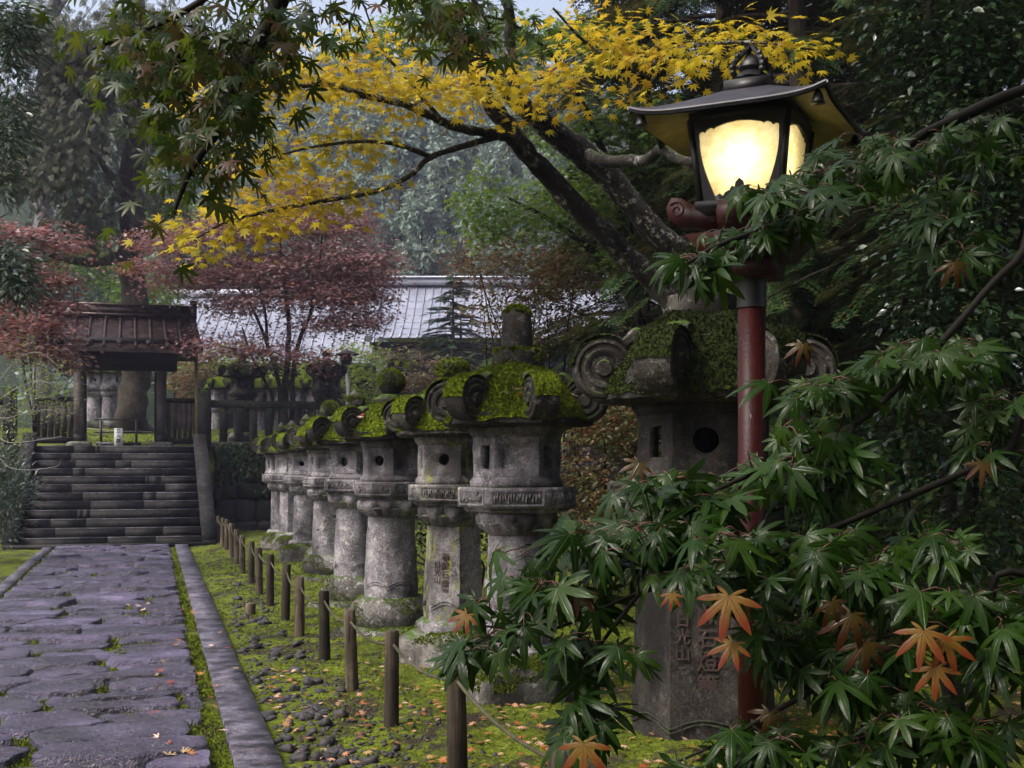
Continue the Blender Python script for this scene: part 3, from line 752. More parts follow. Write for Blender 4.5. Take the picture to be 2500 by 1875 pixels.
    for a, rad, tan, rc, zc in drums:
        qn = np.linspace(.05, 2.6, 9); off = .006 + .012 * np.sin(np.linspace(0, pi, 9))
        V = np.array([rad * (rc + (dr + o_) * cos(qq)) + UP * (zc + (dr + o_) * sin(qq)) + tan * (s * dr * .63) for qq, o_ in zip(qn, off) for s in (-1, 0, 1)])
        V = V.reshape(9, 3, 3); V[:, 1] += UP * .008; V = V.reshape(-1, 3)
        Fq = np.array([[r * 3 + c, r * 3 + c + 1, r * 3 + c + 4, r * 3 + c + 3] for r in range(8) for c in range(2)])
        mb.add(V, Fq); PP, NN = on_faces(V, Fq, int((700 if detail > 1 else 350) * fuz)); fuzz(mb, PP, np.abs(NN) * np.array([0, 0, 1]) + (PP - rad * rc - UP * zc) * 3, .015, .0055)
    part('moss', mb, M[moss], rf, True)
    # finial
    mb = MB()
    if finial == 'ball':
        mb.vf(lathe([(.12, zt - .05), (.15, zt), (.145, zt + .035), (.10, zt + .07), (.075, zt + .085)], 24, 0, None, 0, 8, [.05, .1, .1, 0, 0]))
        bc, br = zt + .19, .123; mb.vf(rock((0, 0, bc), (br, br, br * .98), sd_, 24, 16, .015)); top = (bc, br, .98)
    elif finial == 'flatball':
        mb.vf(lathe([(.10, zt - .05), (.11, zt), (.06, zt + .06), (.055, zt + .08)], 24)); bc, br = zt + .155, .125; mb.vf(rock((0, 0, bc), (br, br, br * .68), sd_, 24, 16, .02)); top = (bc, br, .68)
    elif finial == 'jug':
        mb.vf(lathe([(.12, zt - .04), (.165, zt - .01), (.165, zt + .085), (.14, zt + .11)], 36, 6, [.6] * 4, P6)); r = .098
        mb.vf(lathe([(r, zt + .1), (r * 1.02, zt + .16), (r, zt + .28), (r * .93, zt + .33), (r * .7, zt + .375), (r * .3, zt + .395), (.01, zt + .4)], 32)); top = (zt + .31, r, .95)
    elif finial == 'block':
        mb.vf(lathe([(.19, zt - .04), (.2, zt), (.19, zt + .11)], 36, 6, [.5] * 3, P6)); mb.vf(lathe([(.12, zt + .1), (.15, zt + .2), (.14, zt + .3), (.05, zt + .42), (.01, zt + .45)], 24)); top = (zt + .25, .15, 1.0)
    else:
        mb.vf(lathe([(.1, zt - .04), (.115, zt), (.07, zt + .04), (.055, zt + .06), (.095, zt + .09), (.1, zt + .13), (.07, zt + .19), (.02, zt + .25), (.005, zt + .265)], 24, 0, None, 0, 8, [0, .1, 0, 0, .1, .1, 0, 0, 0])); top = (zt + .12, .1, .9)
    fo = part('finial', mb, mr if finial != 'jug' else M['stone_roof'], L, True, 45)
    n = int((2600 if detail > 1 else 1400 if detail else 400) * fuz); D = unit(rng.normal(0, 1, (n * 2, 3))); lo = {'ball': -.25, 'flatball': -.45, 'jug': .42}.get(finial, .25)
    D = D[D[:, 2] > lo + .3 * sn(D[:, 0], D[:, 1], sd_, 2)][:n]; PP = D * np.array([1, 1, top[2]]) * top[1] * .99 + UP * top[0]
    mb = MB(); fuzz(mb, PP, D, .016, .006)
    if finial == 'jug':
        n = 2600; a = rng.uniform(0, 2 * pi, n); r = np.sqrt(rng.uniform(.3, 1, n)) * .16; zz = np.where(r > .148, rng.uniform(zt + .02, zt + .11, n), zt + .11); k = sn(a, zz * 8, 2, 3) > -.3
        fuzz(mb, np.stack([r * np.cos(a), r * np.sin(a), zz], -1)[k], (np.stack([np.cos(a), np.sin(a), np.full(n, .6)], -1))[k], .022, .006)
    part('moss', mb, M[moss], fo)
    return L, so, rs

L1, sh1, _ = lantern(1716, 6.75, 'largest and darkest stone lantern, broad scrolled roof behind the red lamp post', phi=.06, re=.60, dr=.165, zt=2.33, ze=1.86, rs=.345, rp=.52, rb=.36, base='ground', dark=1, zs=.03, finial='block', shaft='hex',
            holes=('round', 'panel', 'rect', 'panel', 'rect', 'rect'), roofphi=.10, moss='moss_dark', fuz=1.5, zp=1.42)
L2, sh2, _ = lantern(1262, 8.0, 'stone lantern with a tall jug-shaped finial and a ringed round shaft', phi=0.0, re=.50, dr=.135, zt=2.15, ze=1.77, rs=.2, rp=.39, rb=.285, base='rock', finial='jug', ring=.75,
            holes=('panel', 'rect', 'panel', 'round', 'panel', 'rect'), roofphi=-.2, fuz=1.4)
L3, sh3, _ = lantern(1106, 9.3, 'stone lantern with an inscribed six-sided shaft on a mossy boulder', phi=-.30, re=.46, dr=.12, shaft='hex', finial='flatball', rs=.205, base='rock', sm='stone_hex', zt=2.08, holes=('round', 'panel', 'panel', 'round', 'panel', 'rect'))
L4, _, _ = lantern(955, 10.9, 'stone lantern with smooth round shaft and a mossy green ball on top', phi=-.47, holes=('round', 'panel', 'rect'))
lantern(867, 13.0, 'stone lantern half hidden behind the one with the mossy ball', phi=-.5, finial='bud', rs=.215)
lantern(806, 16.1, 'pale round-shafted stone lantern at the middle of the row with ribbed platform', phi=-.2, zs=.36, finial='ball', holes=('panel', 'rect', 'round'))
lantern(805, 17.6, 'slim six-sided stone lantern mostly hidden behind the pale round-shafted one', phi=.3, shaft='hex', finial='bud', rs=.21, detail=1)
lantern(748, 19.2, 'brown-stained stone lantern, third from the stair end of the row', phi=-.3, finial='bud', rs=.2, detail=1, base='rock')
lantern(712, 21.6, 'bluish grey six-sided stone lantern next to the last one before the stairs', phi=.2, shaft='hex', finial='bud', rs=.2, detail=1, base='rock', holes=('round', 'rect', 'panel'))
lantern(687, 22.6, 'last stone lantern of the path row, nearest the rubble wall', phi=-.2, finial='bud', rs=.19, detail=1, holes=('round', 'panel', 'rect'), base='rock')
g2 = 'stone lanterns beyond the fence and gate'
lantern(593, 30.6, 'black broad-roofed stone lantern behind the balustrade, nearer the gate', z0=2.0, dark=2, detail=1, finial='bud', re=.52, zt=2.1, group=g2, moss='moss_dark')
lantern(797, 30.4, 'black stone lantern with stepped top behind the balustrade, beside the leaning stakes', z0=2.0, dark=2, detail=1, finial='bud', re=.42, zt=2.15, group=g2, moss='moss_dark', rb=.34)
lantern(992, 36, 'small mossy stone lantern between two ball finials in front of the hall', z0=2.55, dark=1, detail=1, finial='bud', group=g2)
for u_, lb in ((232, 'grey stone lantern seen through the gateway left of the cedar trunk'), (268, 'second grey stone lantern in the gateway, touching the cedar trunk'), (535, 'grey stone lantern behind the first gap of the balustrade by the corner post'),
               (628, 'grey stone lantern behind the middle of the balustrade'), (672, 'grey stone lantern behind the balustrade under the red maple stems'), (722, 'grey stone lantern with a round hole behind the balustrade'), (770, 'grey stone lantern behind the far end of the balustrade')):
    lantern(u_, 35.5, lb, z0=2.0 if u_ > 300 else 2.45, detail=0, finial='bud', group=g2)

def inscribe(shaft_o, body, size, x, ztop, apo, ang=0.0):
    V, Fs = text_mesh(body, size, .0025)
    V = np.stack([-V[:, 1], V[:, 0], V[:, 2]], -1)          # now facing +x
    V = V + np.array([apo, x, ztop]); ca, sa = cos(ang), sin(ang)
    mb = MB(); mb.add(V @ np.array([[ca, sa, 0], [-sa, ca, 0], [0, 0, 1]]), Fs)
    part('inscription', mb, M['inscription'], shaft_o)
ap3 = .205 * 1.09 * cos(pi / 6)
inscribe(sh3, '奉獻石燈籠兩基', .062, .0, .86, ap3 * 1.005); inscribe(sh3, '日光山', .055, -.062, .80, ap3 * 1.005)
ap1 = .345 * 1.09 * cos(pi / 6)
inscribe(sh1, '奉獻石燈籠兩基', .115, .005, .90, ap1 * 1.02); inscribe(sh1, '日光山', .085, -.125, .74, ap1 * 1.02)

# ---------------------------------------------------------------- rope posts
posts = [(1375, 4.27, .54, .055), (1118, 5.88, .54, .047), (955, 6.97, .54, .041)]
for u_, vb in ((861, 1685), (793, 1613), (731, 1556), (696, 1515), (659, 1485), (634, 1452), (613, 1424), (592, 1399), (578, 1381), (566, 1365), (553, 1346), (543, 1336), (532, 1327)):
    posts.append((u_, F_PX * EYE / (vb - HORIZON), .54 + rng.uniform(-.02, .02), .042))
words = ['moss-topped rope post cut by the bottom edge, in front of the foreground maple', 'rope post with gnarled dark grain, second from the bottom edge', 'light brown rope post in front of the mossy boulder of the inscribed lantern',
         'black leaning rope post beside the ball-topped lantern', 'split grey-brown rope post just past the black leaning one', 'tall brown rope post next to the split grey-brown one']
rope_pts = []
for i, (u_, d_, h_, r_) in enumerate(posts):
    p = W(u_, HORIZON, d_); z = float(gz(p[0], p[1])) - .06
    n = len(posts) - i
    lb = words[i] if i < len(words) else ('rope post closest to the stairs, end of the row' if n == 1 else 'slim weathered rope post, number %s counted from the stairs' % ['', 'one', 'two', 'three', 'four', 'five', 'six', 'seven', 'eight', 'nine', 'ten'][n])
    o = tag(empty('rope_post', (p[0], p[1], z), rng.uniform(0, 6)), lb, 'post', 'rope posts along the kerb')
    th = np.linspace(0, 2 * pi, 18, endpoint=False); mb = MB()
    lean = rng.normal(0, .02, 2) if i != 3 else np.array([-.04, -.02])
    V, Fs = lathe([(r_ * 1.05, 0), (r_ * 1.02, .15), (r_, .35), (r_ * .98, .5), (r_ * .96, h_ + .05), (r_ * .8, h_ + .062), (.003, h_ + .064)], 18)
    k = 1 + .06 * sn(np.arctan2(V[:, 1], V[:, 0]) * 2, V[:, 2] * 1.5, i, 1.7); V[:, :2] *= k[:, None]; V[:, :2] += V[:, 2:] * lean
    mb.add(V, Fs); wp = part('shaft', mb, M['post_wood'], o, True, 50)
    if i == 0:
        n_ = 900; a = rng.uniform(0, 2 * pi, n_); r = np.sqrt(rng.uniform(0, 1, n_)) * r_; mf = MB(); fuzz(mf, np.stack([r * np.cos(a), r * np.sin(a), np.full(n_, h_ + .06)], -1) + np.array([*(lean * h_), 0]), np.tile(UP, (n_, 1)), .012, .003); part('moss', mf, M['moss_dark'], o)
    rz = o.rotation_euler[2]; lx = lean * h_; rope_pts.append((p[0] + cos(rz) * lx[0] - sin(rz) * lx[1], p[1] + sin(rz) * lx[0] + cos(rz) * lx[1], z + h_ - .01))
pts = []
start = np.array(rope_pts[0]) + np.array([.02, -1.6, -.02]); rp = [start] + [np.array(q) for q in rope_pts]
for a, e in zip(rp[:-1], rp[1:]):
    sag = .05 + .03 * rng.random()
    for t in np.linspace(0, 1, 8, endpoint=False): pts.append(a + (e - a) * t - UP * sag * 4 * t * (1 - t))
pts.append(rp[-1]); mb = MB(); pts = np.array(pts)
mb.vf(tube(pts, .0085, 8)); M['rope'] = wood('old hemp rope', (.05, .045, .025), (.20, .17, .11), (60, 60, 60), .9, .5)
tag(part('rope', mb, M['rope'], None, True), 'old mossy rope threaded through the wooden posts along the kerb', 'rope')
p = ground(543 * 1.13, 1490 + 0); p = ground(612, 1503); mb = MB(); mb.vf(lathe([(.05, -.05), (.05, .11), (.045, .125), (.003, .127)], 16))
o = part('stump', mb, M['post_wood'], None, True, 50); o.location = p; tag(o, 'short sawn stump of a post standing alone among the pebbles', 'stump')

# ---------------------------------------------------------------- red lamp post with lit lantern
LD = 5.25; lp = W(1835, HORIZON, LD); lamp = tag(empty('street_lamp', (lp[0], lp[1], 0), atan2(RT[1], RT[0])), 'red lamp post carrying a lit glass lantern with a curved black roof', 'street lamp')
M['red'] = wood('red lacquered timber', (.022, .0035, .003), (.06, .009, .006), (12, 12, 1), .5, 0, .35)
M['red_post'], nt, b, o = mat('wet red lacquered post')
c = ramp(nt, noise(nt, 5, 5, .65, stretch=(3, 3, 1)), [(.3, (.012, .002, .0015)), (.7, (.036, .0045, .0035))])
c = mix(nt, ramp(nt, noise(nt, 75, 2, .5, stretch=(1, 1, .45)), [(.69, 0.0), (.73, .5)]), c, (.3, .24, .24))
setc(nt, b, c); b.inputs['Roughness'].default_value = .4; b.inputs['Specular IOR Level'].default_value = .15; bump(nt, b, noise(nt, 60, 3), .5, .004)
M['iron'] = plain('black lamp iron', (.012, .011, .011), .42, .3, .4, 20)
M['lamp_roof'], nt, b, o = mat('wet black lamp roof')
c = ramp(nt, noise(nt, 9, 5, .7), [(.35, (.012, .011, .014)), (.7, (.05, .045, .06))]); setc(nt, b, c); b.inputs['Roughness'].default_value = .38; b.inputs['Specular IOR Level'].default_value = .5
M['soffit'] = plain('pale painted soffit', (.16, .14, .05), .6, 0, .35, 14)
def pz(v, d=LD): return EYE + (HORIZON - v) * d / F_PX
mb = MB(); mb.vf(lathe([(.058, -.1), (.058, 2.3)], 32)); part('post', mb, M['red_post'], lamp, True)
zc0, zc1 = pz(752), pz(655)
mb = MB(); mb.vf(lathe([(.05, zc0), (.063, zc0), (.063, zc1 - .02), (.07, zc1), (.06, zc1 + .03)], 32)); part('collar', mb, M['iron'], lamp, True, 40)
Z = atan2(-.245, .489)                       # the lantern's front runs down to the right in plan
ca, sa = cos(Z), sin(Z); Rl = np.array([[ca, sa, 0], [-sa, ca, 0], [0, 0, 1]])
def rot(t): return t[0] @ Rl, t[1]
zb_ = 2.525; zbt = 2.605
for a in (0, pi / 2):                        # two crossing arms with curled ends
    mb = MB(); prof = [(-.37, .06), (-.345, .10), (-.30, .095), (-.26, .065), (-.2, .055), (.2, .055), (.26, .065), (.30, .095), (.345, .10), (.37, .06), (.36, .01), (.31, -.03), (.24, -.035), (.19, -.05), (-.19, -.05), (-.24, -.035), (-.31, -.03), (-.36, .01)]
    n = len(prof); V = np.array([(x, s * .042, z) for s in (-1, 1) for x, z in prof]); Fs = [tuple(range(n)), tuple(range(2 * n - 1, n - 1, -1))] + [(i, i + n, (i + 1) % n + n, (i + 1) % n) for i in range(n)]
    V = V @ np.array([[cos(a), sin(a), 0], [-sin(a), cos(a), 0], [0, 0, 1]]); V[:, 2] += zb_ + .05 - (.10 if a else 0)
    mb.add(V @ Rl, Fs)
    for s in (-1, 1):                        # curl and groove on the cheek
        for x in (-.32, .32):
            th = np.linspace(0, 2 * pi * 1.4, 26); q = np.stack([x + (.008 + .0035 * th) * np.cos(th), np.full(26, s * .0425), .045 + (.008 + .0035 * th) * np.sin(th)], -1)
            q = q @ np.array([[cos(a), sin(a), 0], [-sin(a), cos(a), 0], [0, 0, 1]]); q[:, 2] += zb_ + .05 - (.10 if a else 0)
            V, F2 = tube(q, .004, 5); mb.add(V @ Rl, F2)
        bx_ = box((0, s * .043, .0), (.34, .012, .04)); V = bx_[0] @ np.array([[cos(a), sin(a), 0], [-sin(a), cos(a), 0], [0, 0, 1]]); V[:, 2] += zb_ + .05 - (.10 if a else 0); mb.add(V @ Rl, bx_[1])
    part('bracket_arm', mb, M['red'], lamp)
mb = MB()
mb.vf(rot(box((0, 0, zb_ - .10), (.30, .30, .1), 0, (1.5, 1.5)))); mb.vf(rot(box((0, 0, zb_ - .185), (.22, .22, .08), 0, (1.1, 1.1))))
part('bearing_block', mb, M['red'], lamp)
for a in range(4):
    mb = MB(); q = [(.05, 0, zc1 - .02), (.12, 0, zc1 + .03), (.17, 0, zc1 + .1), (.19, 0, zc1 + .17)]; V, F2 = tube(smooth_line(q, 4), .022, 8); t = a * pi / 2
    mb.add(V @ np.array([[cos(t), sin(t), 0], [-sin(t), cos(t), 0], [0, 0, 1]]) @ Rl, F2); part('strut', mb, M['iron'], lamp, True)
# lantern body: four corner frames, scalloped upper fascia, panes
Bt, Bb = .205, .17; ztop, zbot = 2.955, 2.617; zmid = (ztop + zbot) / 2
def face_pts(uv, k, out=0.0):
    """(x, z) on face k of the tapering body"""
    uv = np.asarray(uv, float); z = uv[:, 1]; half = Bb + (Bt - Bb) * (z - zbot) / (ztop - zbot); t = k * pi / 2
    V = np.stack([uv[:, 0] * half / Bt, -(half + out), z], -1)
    return V @ np.array([[cos(t), sin(t), 0], [-sin(t), cos(t), 0], [0, 0, 1]]) @ Rl
M['pane'], nt, b, out = mat('frosted lamp glass')
t_ = nd(nt, 'BsdfTranslucent'); c = ramp(nt, noise(nt, 14, 5, .7), [(.3, (.60, .47, .22)), (.65, (.90, .83, .58))]); c = mix(nt, ramp(nt, noise(nt, 160, 2), [(.66, 0.0), (.7, .6)]), c, (.12, .08, .03)); nt.links.new(c, t_.inputs[0])
g_ = nd(nt, 'BsdfGlossy', Roughness=.25); x = nd(nt, 'MixShader', Fac=.06); nt.links.new(t_.outputs[0], x.inputs[1]); nt.links.new(g_.outputs[0], x.inputs[2]); nt.links.new(x.outputs[0], out.inputs[0])
for k in range(4):
    mb = MB(); V = face_pts([(-Bt * .97, zbot), (Bt * .97, zbot), (Bt * .97, ztop - .005), (-Bt * .97, ztop - .005)], k, -.012); mb.add(V, np.array([[0, 1, 2, 3]])); part('pane', mb, M['pane'], lamp)
    # iron surround whose inner outline is the ogee of the photograph
    hgt = ztop - zbot; xs_ = []
    for t in np.linspace(0, 1, 15): xs_.append((-Bt * (.60 + .27 * sin(min(t * 1.25, 1) * pi / 2) if t < .9 else .86), zbot + hgt * (.0 + .80 * t)))
    topc = [(-.86, .80), (-.84, .835), (-.78, .845), (-.72, .83), (-.68, .86), (-.60, .88), (-.52, .865), (-.47, .885), (-.25, .915), (0, .93), (.25, .915), (.47, .885), (.52, .865), (.60, .88), (.68, .86), (.72, .83), (.78, .845), (.84, .835), (.86, .80)]
    inner = xs_[:-1] + [(x * Bt, zbot + hgt * z) for x, z in topc] + [(-x, z) for x, z in xs_[::-1][1:]]
    inner = np.array(inner); n = len(inner)
    outer = np.array([(np.sign(x) * Bt * 1.0 if z < zbot + hgt * .82 else x * 1.16, z if z < zbot + hgt * .82 else ztop) for x, z in inner]); outer[:, 0] = np.clip(outer[:, 0], -Bt, Bt)
    for a_, e_ in ((.004, 1), (-.008, -1)):
        V = np.concatenate([face_pts(outer, k, a_), face_pts(inner, k, a_)]); i = np.arange(n - 1)
        if a_ > 0: mf = MB()
        q = np.stack([i, i + 1, i + n + 1, i + n], -1); mf.add(V, q if e_ > 0 else q[:, ::-1])
    V = np.concatenate([face_pts(inner, k, .004), face_pts(inner, k, -.008)]); mf.add(V, np.stack([i, i + 1, i + n + 1, i + n], -1))
    part('iron_surround', mf, M['iron'], lamp)
    mf = MB()                                # pierced scroll crest along the foot of the pane
    crest = [(-.62, 0), (-.62, .05), (-.5, .09), (-.42, .05), (-.36, .10), (-.26, .13), (-.2, .09), (-.24, .15), (-.18, .19), (-.12, .17), (-.1, .24), (0, .30), (.1, .24), (.12, .17), (.18, .19), (.24, .15), (.2, .09), (.26, .13), (.36, .10), (.42, .05), (.5, .09), (.62, .05), (.62, 0)]
    cr = np.array([(x * Bt, zbot + z * hgt * .8) for x, z in crest]); lo = cr.copy(); lo[:, 1] = zbot; n = len(cr); i = np.arange(n - 1)
    V = np.concatenate([face_pts(lo, k, .008), face_pts(cr, k, .008)]); mf.add(V, np.stack([i, i + 1, i + n + 1, i + n], -1))
    part('crest', mf, M['iron'], lamp)
    mf = MB(); c_ = [face_pts([(-Bt, zbot - .02)], k)[0], face_pts([(-Bt, ztop)], k)[0]]; mf.beam(c_[0], c_[1], .024, .024); part('corner_post', mf, M['iron'], lamp)
mb = MB(); mb.vf(rot(box((0, 0, zbot - .018), (2 * Bb + .04, 2 * Bb + .04, .03)))); part('sill', mb, M['iron'], lamp); mb = MB(); mb.vf(rot(box((0, 0, ztop + .012), (2 * Bt + .01, 2 * Bt + .01, .03)))); part('head_frame', mb, M['iron'], lamp)
# roof: four-sided, tips swept up
re_ = .571; zr = 2.945; hr = .185; T_ = np.linspace(1, .16, 12)
hzz = lambda t: zr + hr * (1 - t) ** 1.12
lift = [.032 * t ** 5 for t in T_]
prof = [(re_ * t, float(hzz(t)) + .012) for t in T_]
mb = MB(); mb.vf(lathe([(re_, zr - .008)] + prof, 96, 4, None, pi / 4, lift=[.032] + lift)); V = mb.v[0] @ Rl; mb = MB(); mb.add(V, lathe([(re_, zr - .008)] + prof, 96, 4)[1][:1])
for k in range(4):                           # hip rolls
    a = pi / 4 + k * pi / 2; q = [np.array([re_ * t * cos(a), re_ * t * sin(a), float(hzz(t)) + .018 + .034 * t ** 5]) for t in np.linspace(1.03, .2, 9)]; mb.vf(tube(np.array(q) @ Rl, .013, 8))
for k in range(4):
    a = pi / 4 + k * pi / 2; e = a + pi / 2; al = np.linspace(a, e, 25); g = pfac(al - a, 4); lf = .032 * ((g - cos(pi / 4)) / (1 - cos(pi / 4))) ** 3
    mb.vf(tube(np.stack([re_ * g * np.cos(al), re_ * g * np.sin(al), zr + .002 + lf], -1) @ Rl, .008, 6))
rfo = part('roof', mb, M['lamp_roof'], lamp, True, 45)
V, Fs = lathe([(Bt * 1.38, ztop + .05), (re_ * .98, zr - .012)], 96, 4, None, pi / 4, lift=[0, .028]); mb = MB(); mb.add(V @ Rl, Fs[0][:, ::-1]); part('soffit', mb, M['soffit'], rfo, True, 40)
zt_ = float(hzz(.16)); mb = MB(); mb.vf(rot(box((0, 0, zt_ + .012), (.19, .19, .055)))); part('ridge_box', mb, M['iron'], rfo)
mb = MB(); mb.vf(lathe([(.07, zt_ + .04), (.085, zt_ + .055), (.06, zt_ + .075), (.045, zt_ + .09), (.058, zt_ + .105), (.055, zt_ + .125), (.03, zt_ + .145), (.01, zt_ + .16), (.002, zt_ + .17)], 24, 0, None, 0, 8, [.1, .15, .1, 0, 0, 0, 0, 0, 0]))
for k in range(4):                           # four pierced flame blades round the jewel
    a = k * pi / 2 + .3
    for side in (-1, 1):
        q = [np.array([r * cos(a), r * sin(a), z]) for r, z in ((.075, zt_ + .06), (.088, zt_ + .09), (.08, zt_ + .12), (.05, zt_ + .155), (.02, zt_ + .185), (0, zt_ + .205))]; mb.vf(tube(smooth_line(q, 4), [.011] * 19 + [.009, .004], 6))
    for r, z in ((.088, .08), (.092, .10), (.083, .125), (.067, .15)): mb.vf(rock((r * cos(a), r * sin(a), zt_ + z), (.013, .013, .013), k, 8, 6))
part('finial', mb, M['iron'], rfo, True, 45)
for k in range(4):
    a = pi / 4 + k * pi / 2; q = np.array([[re_ * .9 * cos(a), re_ * .9 * sin(a), 0]]) @ Rl
    V, Fs = lathe([(.03, -.035), (.024, -.025), (.018, .0), (.012, .012), (.004, .02), (.003, .05)], 16); mb = MB(); mb.add(V + q + UP * (zr + .0), Fs); part('hanging_bell', mb, M['iron'], rfo, True)
mb = MB(); mb.vf(lathe([(.02, zmid - .06), (.024, zmid - .03), (.04, zmid), (.042, zmid + .03), (.02, zmid + .06)], 16))
mbulb, nt, b, out = mat('lit bulb'); e = nd(nt, 'Emission', Strength=4); e.inputs[0].default_value = (1, .85, .5, 1); nt.links.new(e.outputs[0], out.inputs[0])
part('bulb', mb, mbulb, lamp, True)
pl = bpy.data.lights.new('lamp_light', 'POINT'); pl.energy = 1.5; pl.color = (1.0, .86, .58); pl.shadow_soft_size = .05
lo = bpy.data.objects.new('lamp_light', pl); COL.objects.link(lo); lo.parent = lamp; lo.location = (-.03, -.06, zmid + .0)

# ---------------------------------------------------------------- the hall beyond, the far lamp and stakes
M['hall_roof'], nt, b, o = mat('blue grey sheet roof')
c = ramp(nt, noise(nt, .9, 5, .7, stretch=(1, 1, .5)), [(.3, (.20, .21, .27)), (.7, (.36, .37, .44))]); setc(nt, b, c); b.inputs['Metallic'].default_value = .25; b.inputs['Roughness'].default_value = .38
hl = W(925, HORIZON, 50.0); hall = tag(empty('temple_hall', (hl[0], hl[1], 4.0), -YAW), 'temple hall with a wide seamed blue-grey metal roof below the wooded hillside', 'hall')
zt_, zb_ = EYE + (HORIZON - 690) * 50 / F_PX - 4, EYE + (HORIZON - 838) * 48.5 / F_PX - 4
rm = MB(); Lh = 13.0; run = 4.6
def hp(x, t, e=0.0): return np.array([x, -run * (1 - t) + 1.0, zb_ + (zt_ - zb_) * (t ** 1.25) + e])
T_ = np.linspace(0, 1, 9)
V = np.array([hp(x, t) for t in T_ for x in (-.0, Lh)]); rm.add(V, np.array([[2 * i, 2 * i + 1, 2 * i + 3, 2 * i + 2] for i in range(8)]))
V = np.array([hp(x, t) * np.array([1, -1, 1]) + np.array([0, 2.0, 0]) for t in T_ for x in (-.0, Lh)]); rm.add(V, np.array([[2 * i, 2 * i + 2, 2 * i + 3, 2 * i + 1] for i in range(8)]))
for t0, t1 in zip(T_[:-1], T_[1:]): rm.beam(hp(-.02, t0, -.05), hp(-.02, t1, -.05), .22, .24)
rfo = part('roof', rm, M['hall_roof'], hall, True, 40)
mb = MB()
for x in np.arange(.18, Lh, .33): mb.tube([hp(x, t, .02) for t in np.linspace(0, 1, 6)], .035, 5)
part('standing_seams', mb, M['hall_roof'], rfo, True)
mb = MB()
for k in range(1, 8):
    t = k / 8; mb.beam(hp(0, t, .008), hp(Lh, t, .008), .03, .012)
part('sheet_courses', mb, M['hall_roof'], rfo)
mb = MB(); mb.box((Lh / 2 - .1, 1.0, zt_ + .16), (Lh + .5, .5, .28)); mb.box((Lh / 2 - .1, 1.0, zt_ + .34), (Lh + .7, .62, .08)); mb.box((-.25, 1.0, zt_ + .36), (.24, .6, .5)); part('ridge', mb, M['hall_roof'], rfo)
mb = MB(); mb.box((Lh / 2, -2.0, zb_ - .22), (Lh, 2.6, .16)); mb.box((Lh / 2, -.6, zb_ / 2 - .3), (Lh - 1.2, .3, zb_ + .6)); part('wall', mb, M['gate_wood'], hall)
mb = MB()
for x in np.arange(.8, Lh, 1.3): mb.box((x, -.82, zb_ / 2 - .3), (.2, .2, zb_ + .5))
part('pillars', mb, M['board_wood'], hall)
wing = tag(empty('side_hall', tuple(hl * [1, 1, 0] - RT * 8.6 + FW * .6 + UP * 4.0), -YAW), 'lower pale-roofed wing left of the temple hall behind the red maple', 'hall')
zt2 = EYE + (HORIZON - 722) * 51 / F_PX - 4; rm = MB()
def wp_(x, t, e=0.0): return np.array([x, -4.2 * (1 - t) + .5, zb_ - .9 + (zt2 - zb_ + .9) * t + e])
V = np.array([wp_(x, t) for t in (0, .5, 1) for x in (0, 8.7)]); rm.add(V, np.array([[0, 1, 3, 2], [2, 3, 5, 4]])); rfo = part('roof', rm, M['hall_roof'], wing); mb = MB(); mb.beam(wp_(0, 1, .1), wp_(8.7, 1, .1), .4, .3); part('ridge', mb, M['hall_roof'], rfo); mb = MB()
for x in np.arange(.2, 8.7, .4): mb.tube([wp_(x, 0, .02), wp_(x, 1, .02)], .035, 5)
part('standing_seams', mb, M['hall_roof'], rfo)
mb = MB(); mb.box((4.3, .2, zb_ / 2 - .8), (8.2, .3, zb_ + .2)); part('wall', mb, M['gate_wood'], wing)
fl = W(848, HORIZON, 33.5); f = tag(empty('path_lamp', (fl[0], fl[1], 2.4)), 'small dark hooded lamp on a pale leaning pole behind the balustrade', 'street lamp')
mb = MB(); mb.tube([(.12, 0, -.1), (-.03, 0, 1.9)], .05, 8); part('pole', mb, M['bark_pale'], f, True)
mb = MB(); mb.box((-.03, 0, 2.02), (.26, .26, .26), 0, (1.2, 1.2)); mb.box((-.03, 0, 2.21), (.62, .62, .13), 0, (.3, .3)); part('lamp_head', mb, M['iron'], f)
st2 = W(820, HORIZON, 33); mb = MB(); mb.tube([(0, 0, -.1), (.03, 0, 1.5)], .045, 8); o = part('stake', mb, M['bark_pale'], None, True); o.location = (st2[0], st2[1], 2.3); tag(o, 'short pale stake standing left of the small hooded lamp', 'stake')
# ---------------------------------------------------------------- leaves and growing plants
def maple_hi():
    ang = [-122, -80, -39, 0, 39, 80, 122]; ln = [.40, .74, .95, 1.0, .95, .74, .40]; V = [(0, 0, 0)]; Fs = []
    def pt(a, r, z=0.0): a = radians(a); return (r * cos(a), r * sin(a), z - .16 * r * r)
    for i, (a, l) in enumerate(zip(ang, ln)):
        b0 = len(V); dl = 16 if i == 0 else (a - ang[i - 1]) / 2; dr_ = 16 if i == 6 else (ang[i + 1] - a) / 2
        V += [pt(a - dl, .25 * l + .05, -.012), pt(a - 13.5, .42 * l, -.008), pt(a - 11, .58 * l, -.009), pt(a - 5.2, .81 * l, -.006), pt(a, l, -.02), pt(a + 5.2, .81 * l, -.006), pt(a + 11, .58 * l, -.009), pt(a + 13.5, .42 * l, -.008), pt(a + dr_, .25 * l + .05, -.012), pt(a, .45 * l, .014), pt(a, .72 * l, .008)]
        Fs += [(0, b0, b0 + 1, b0 + 9), (b0 + 9, b0 + 1, b0 + 2, b0 + 10), (b0 + 10, b0 + 2, b0 + 3, b0 + 4), (0, b0 + 9, b0 + 7, b0 + 8), (b0 + 9, b0 + 10, b0 + 6, b0 + 7), (b0 + 10, b0 + 4, b0 + 5, b0 + 6)]
    return np.array(V), np.array(Fs)

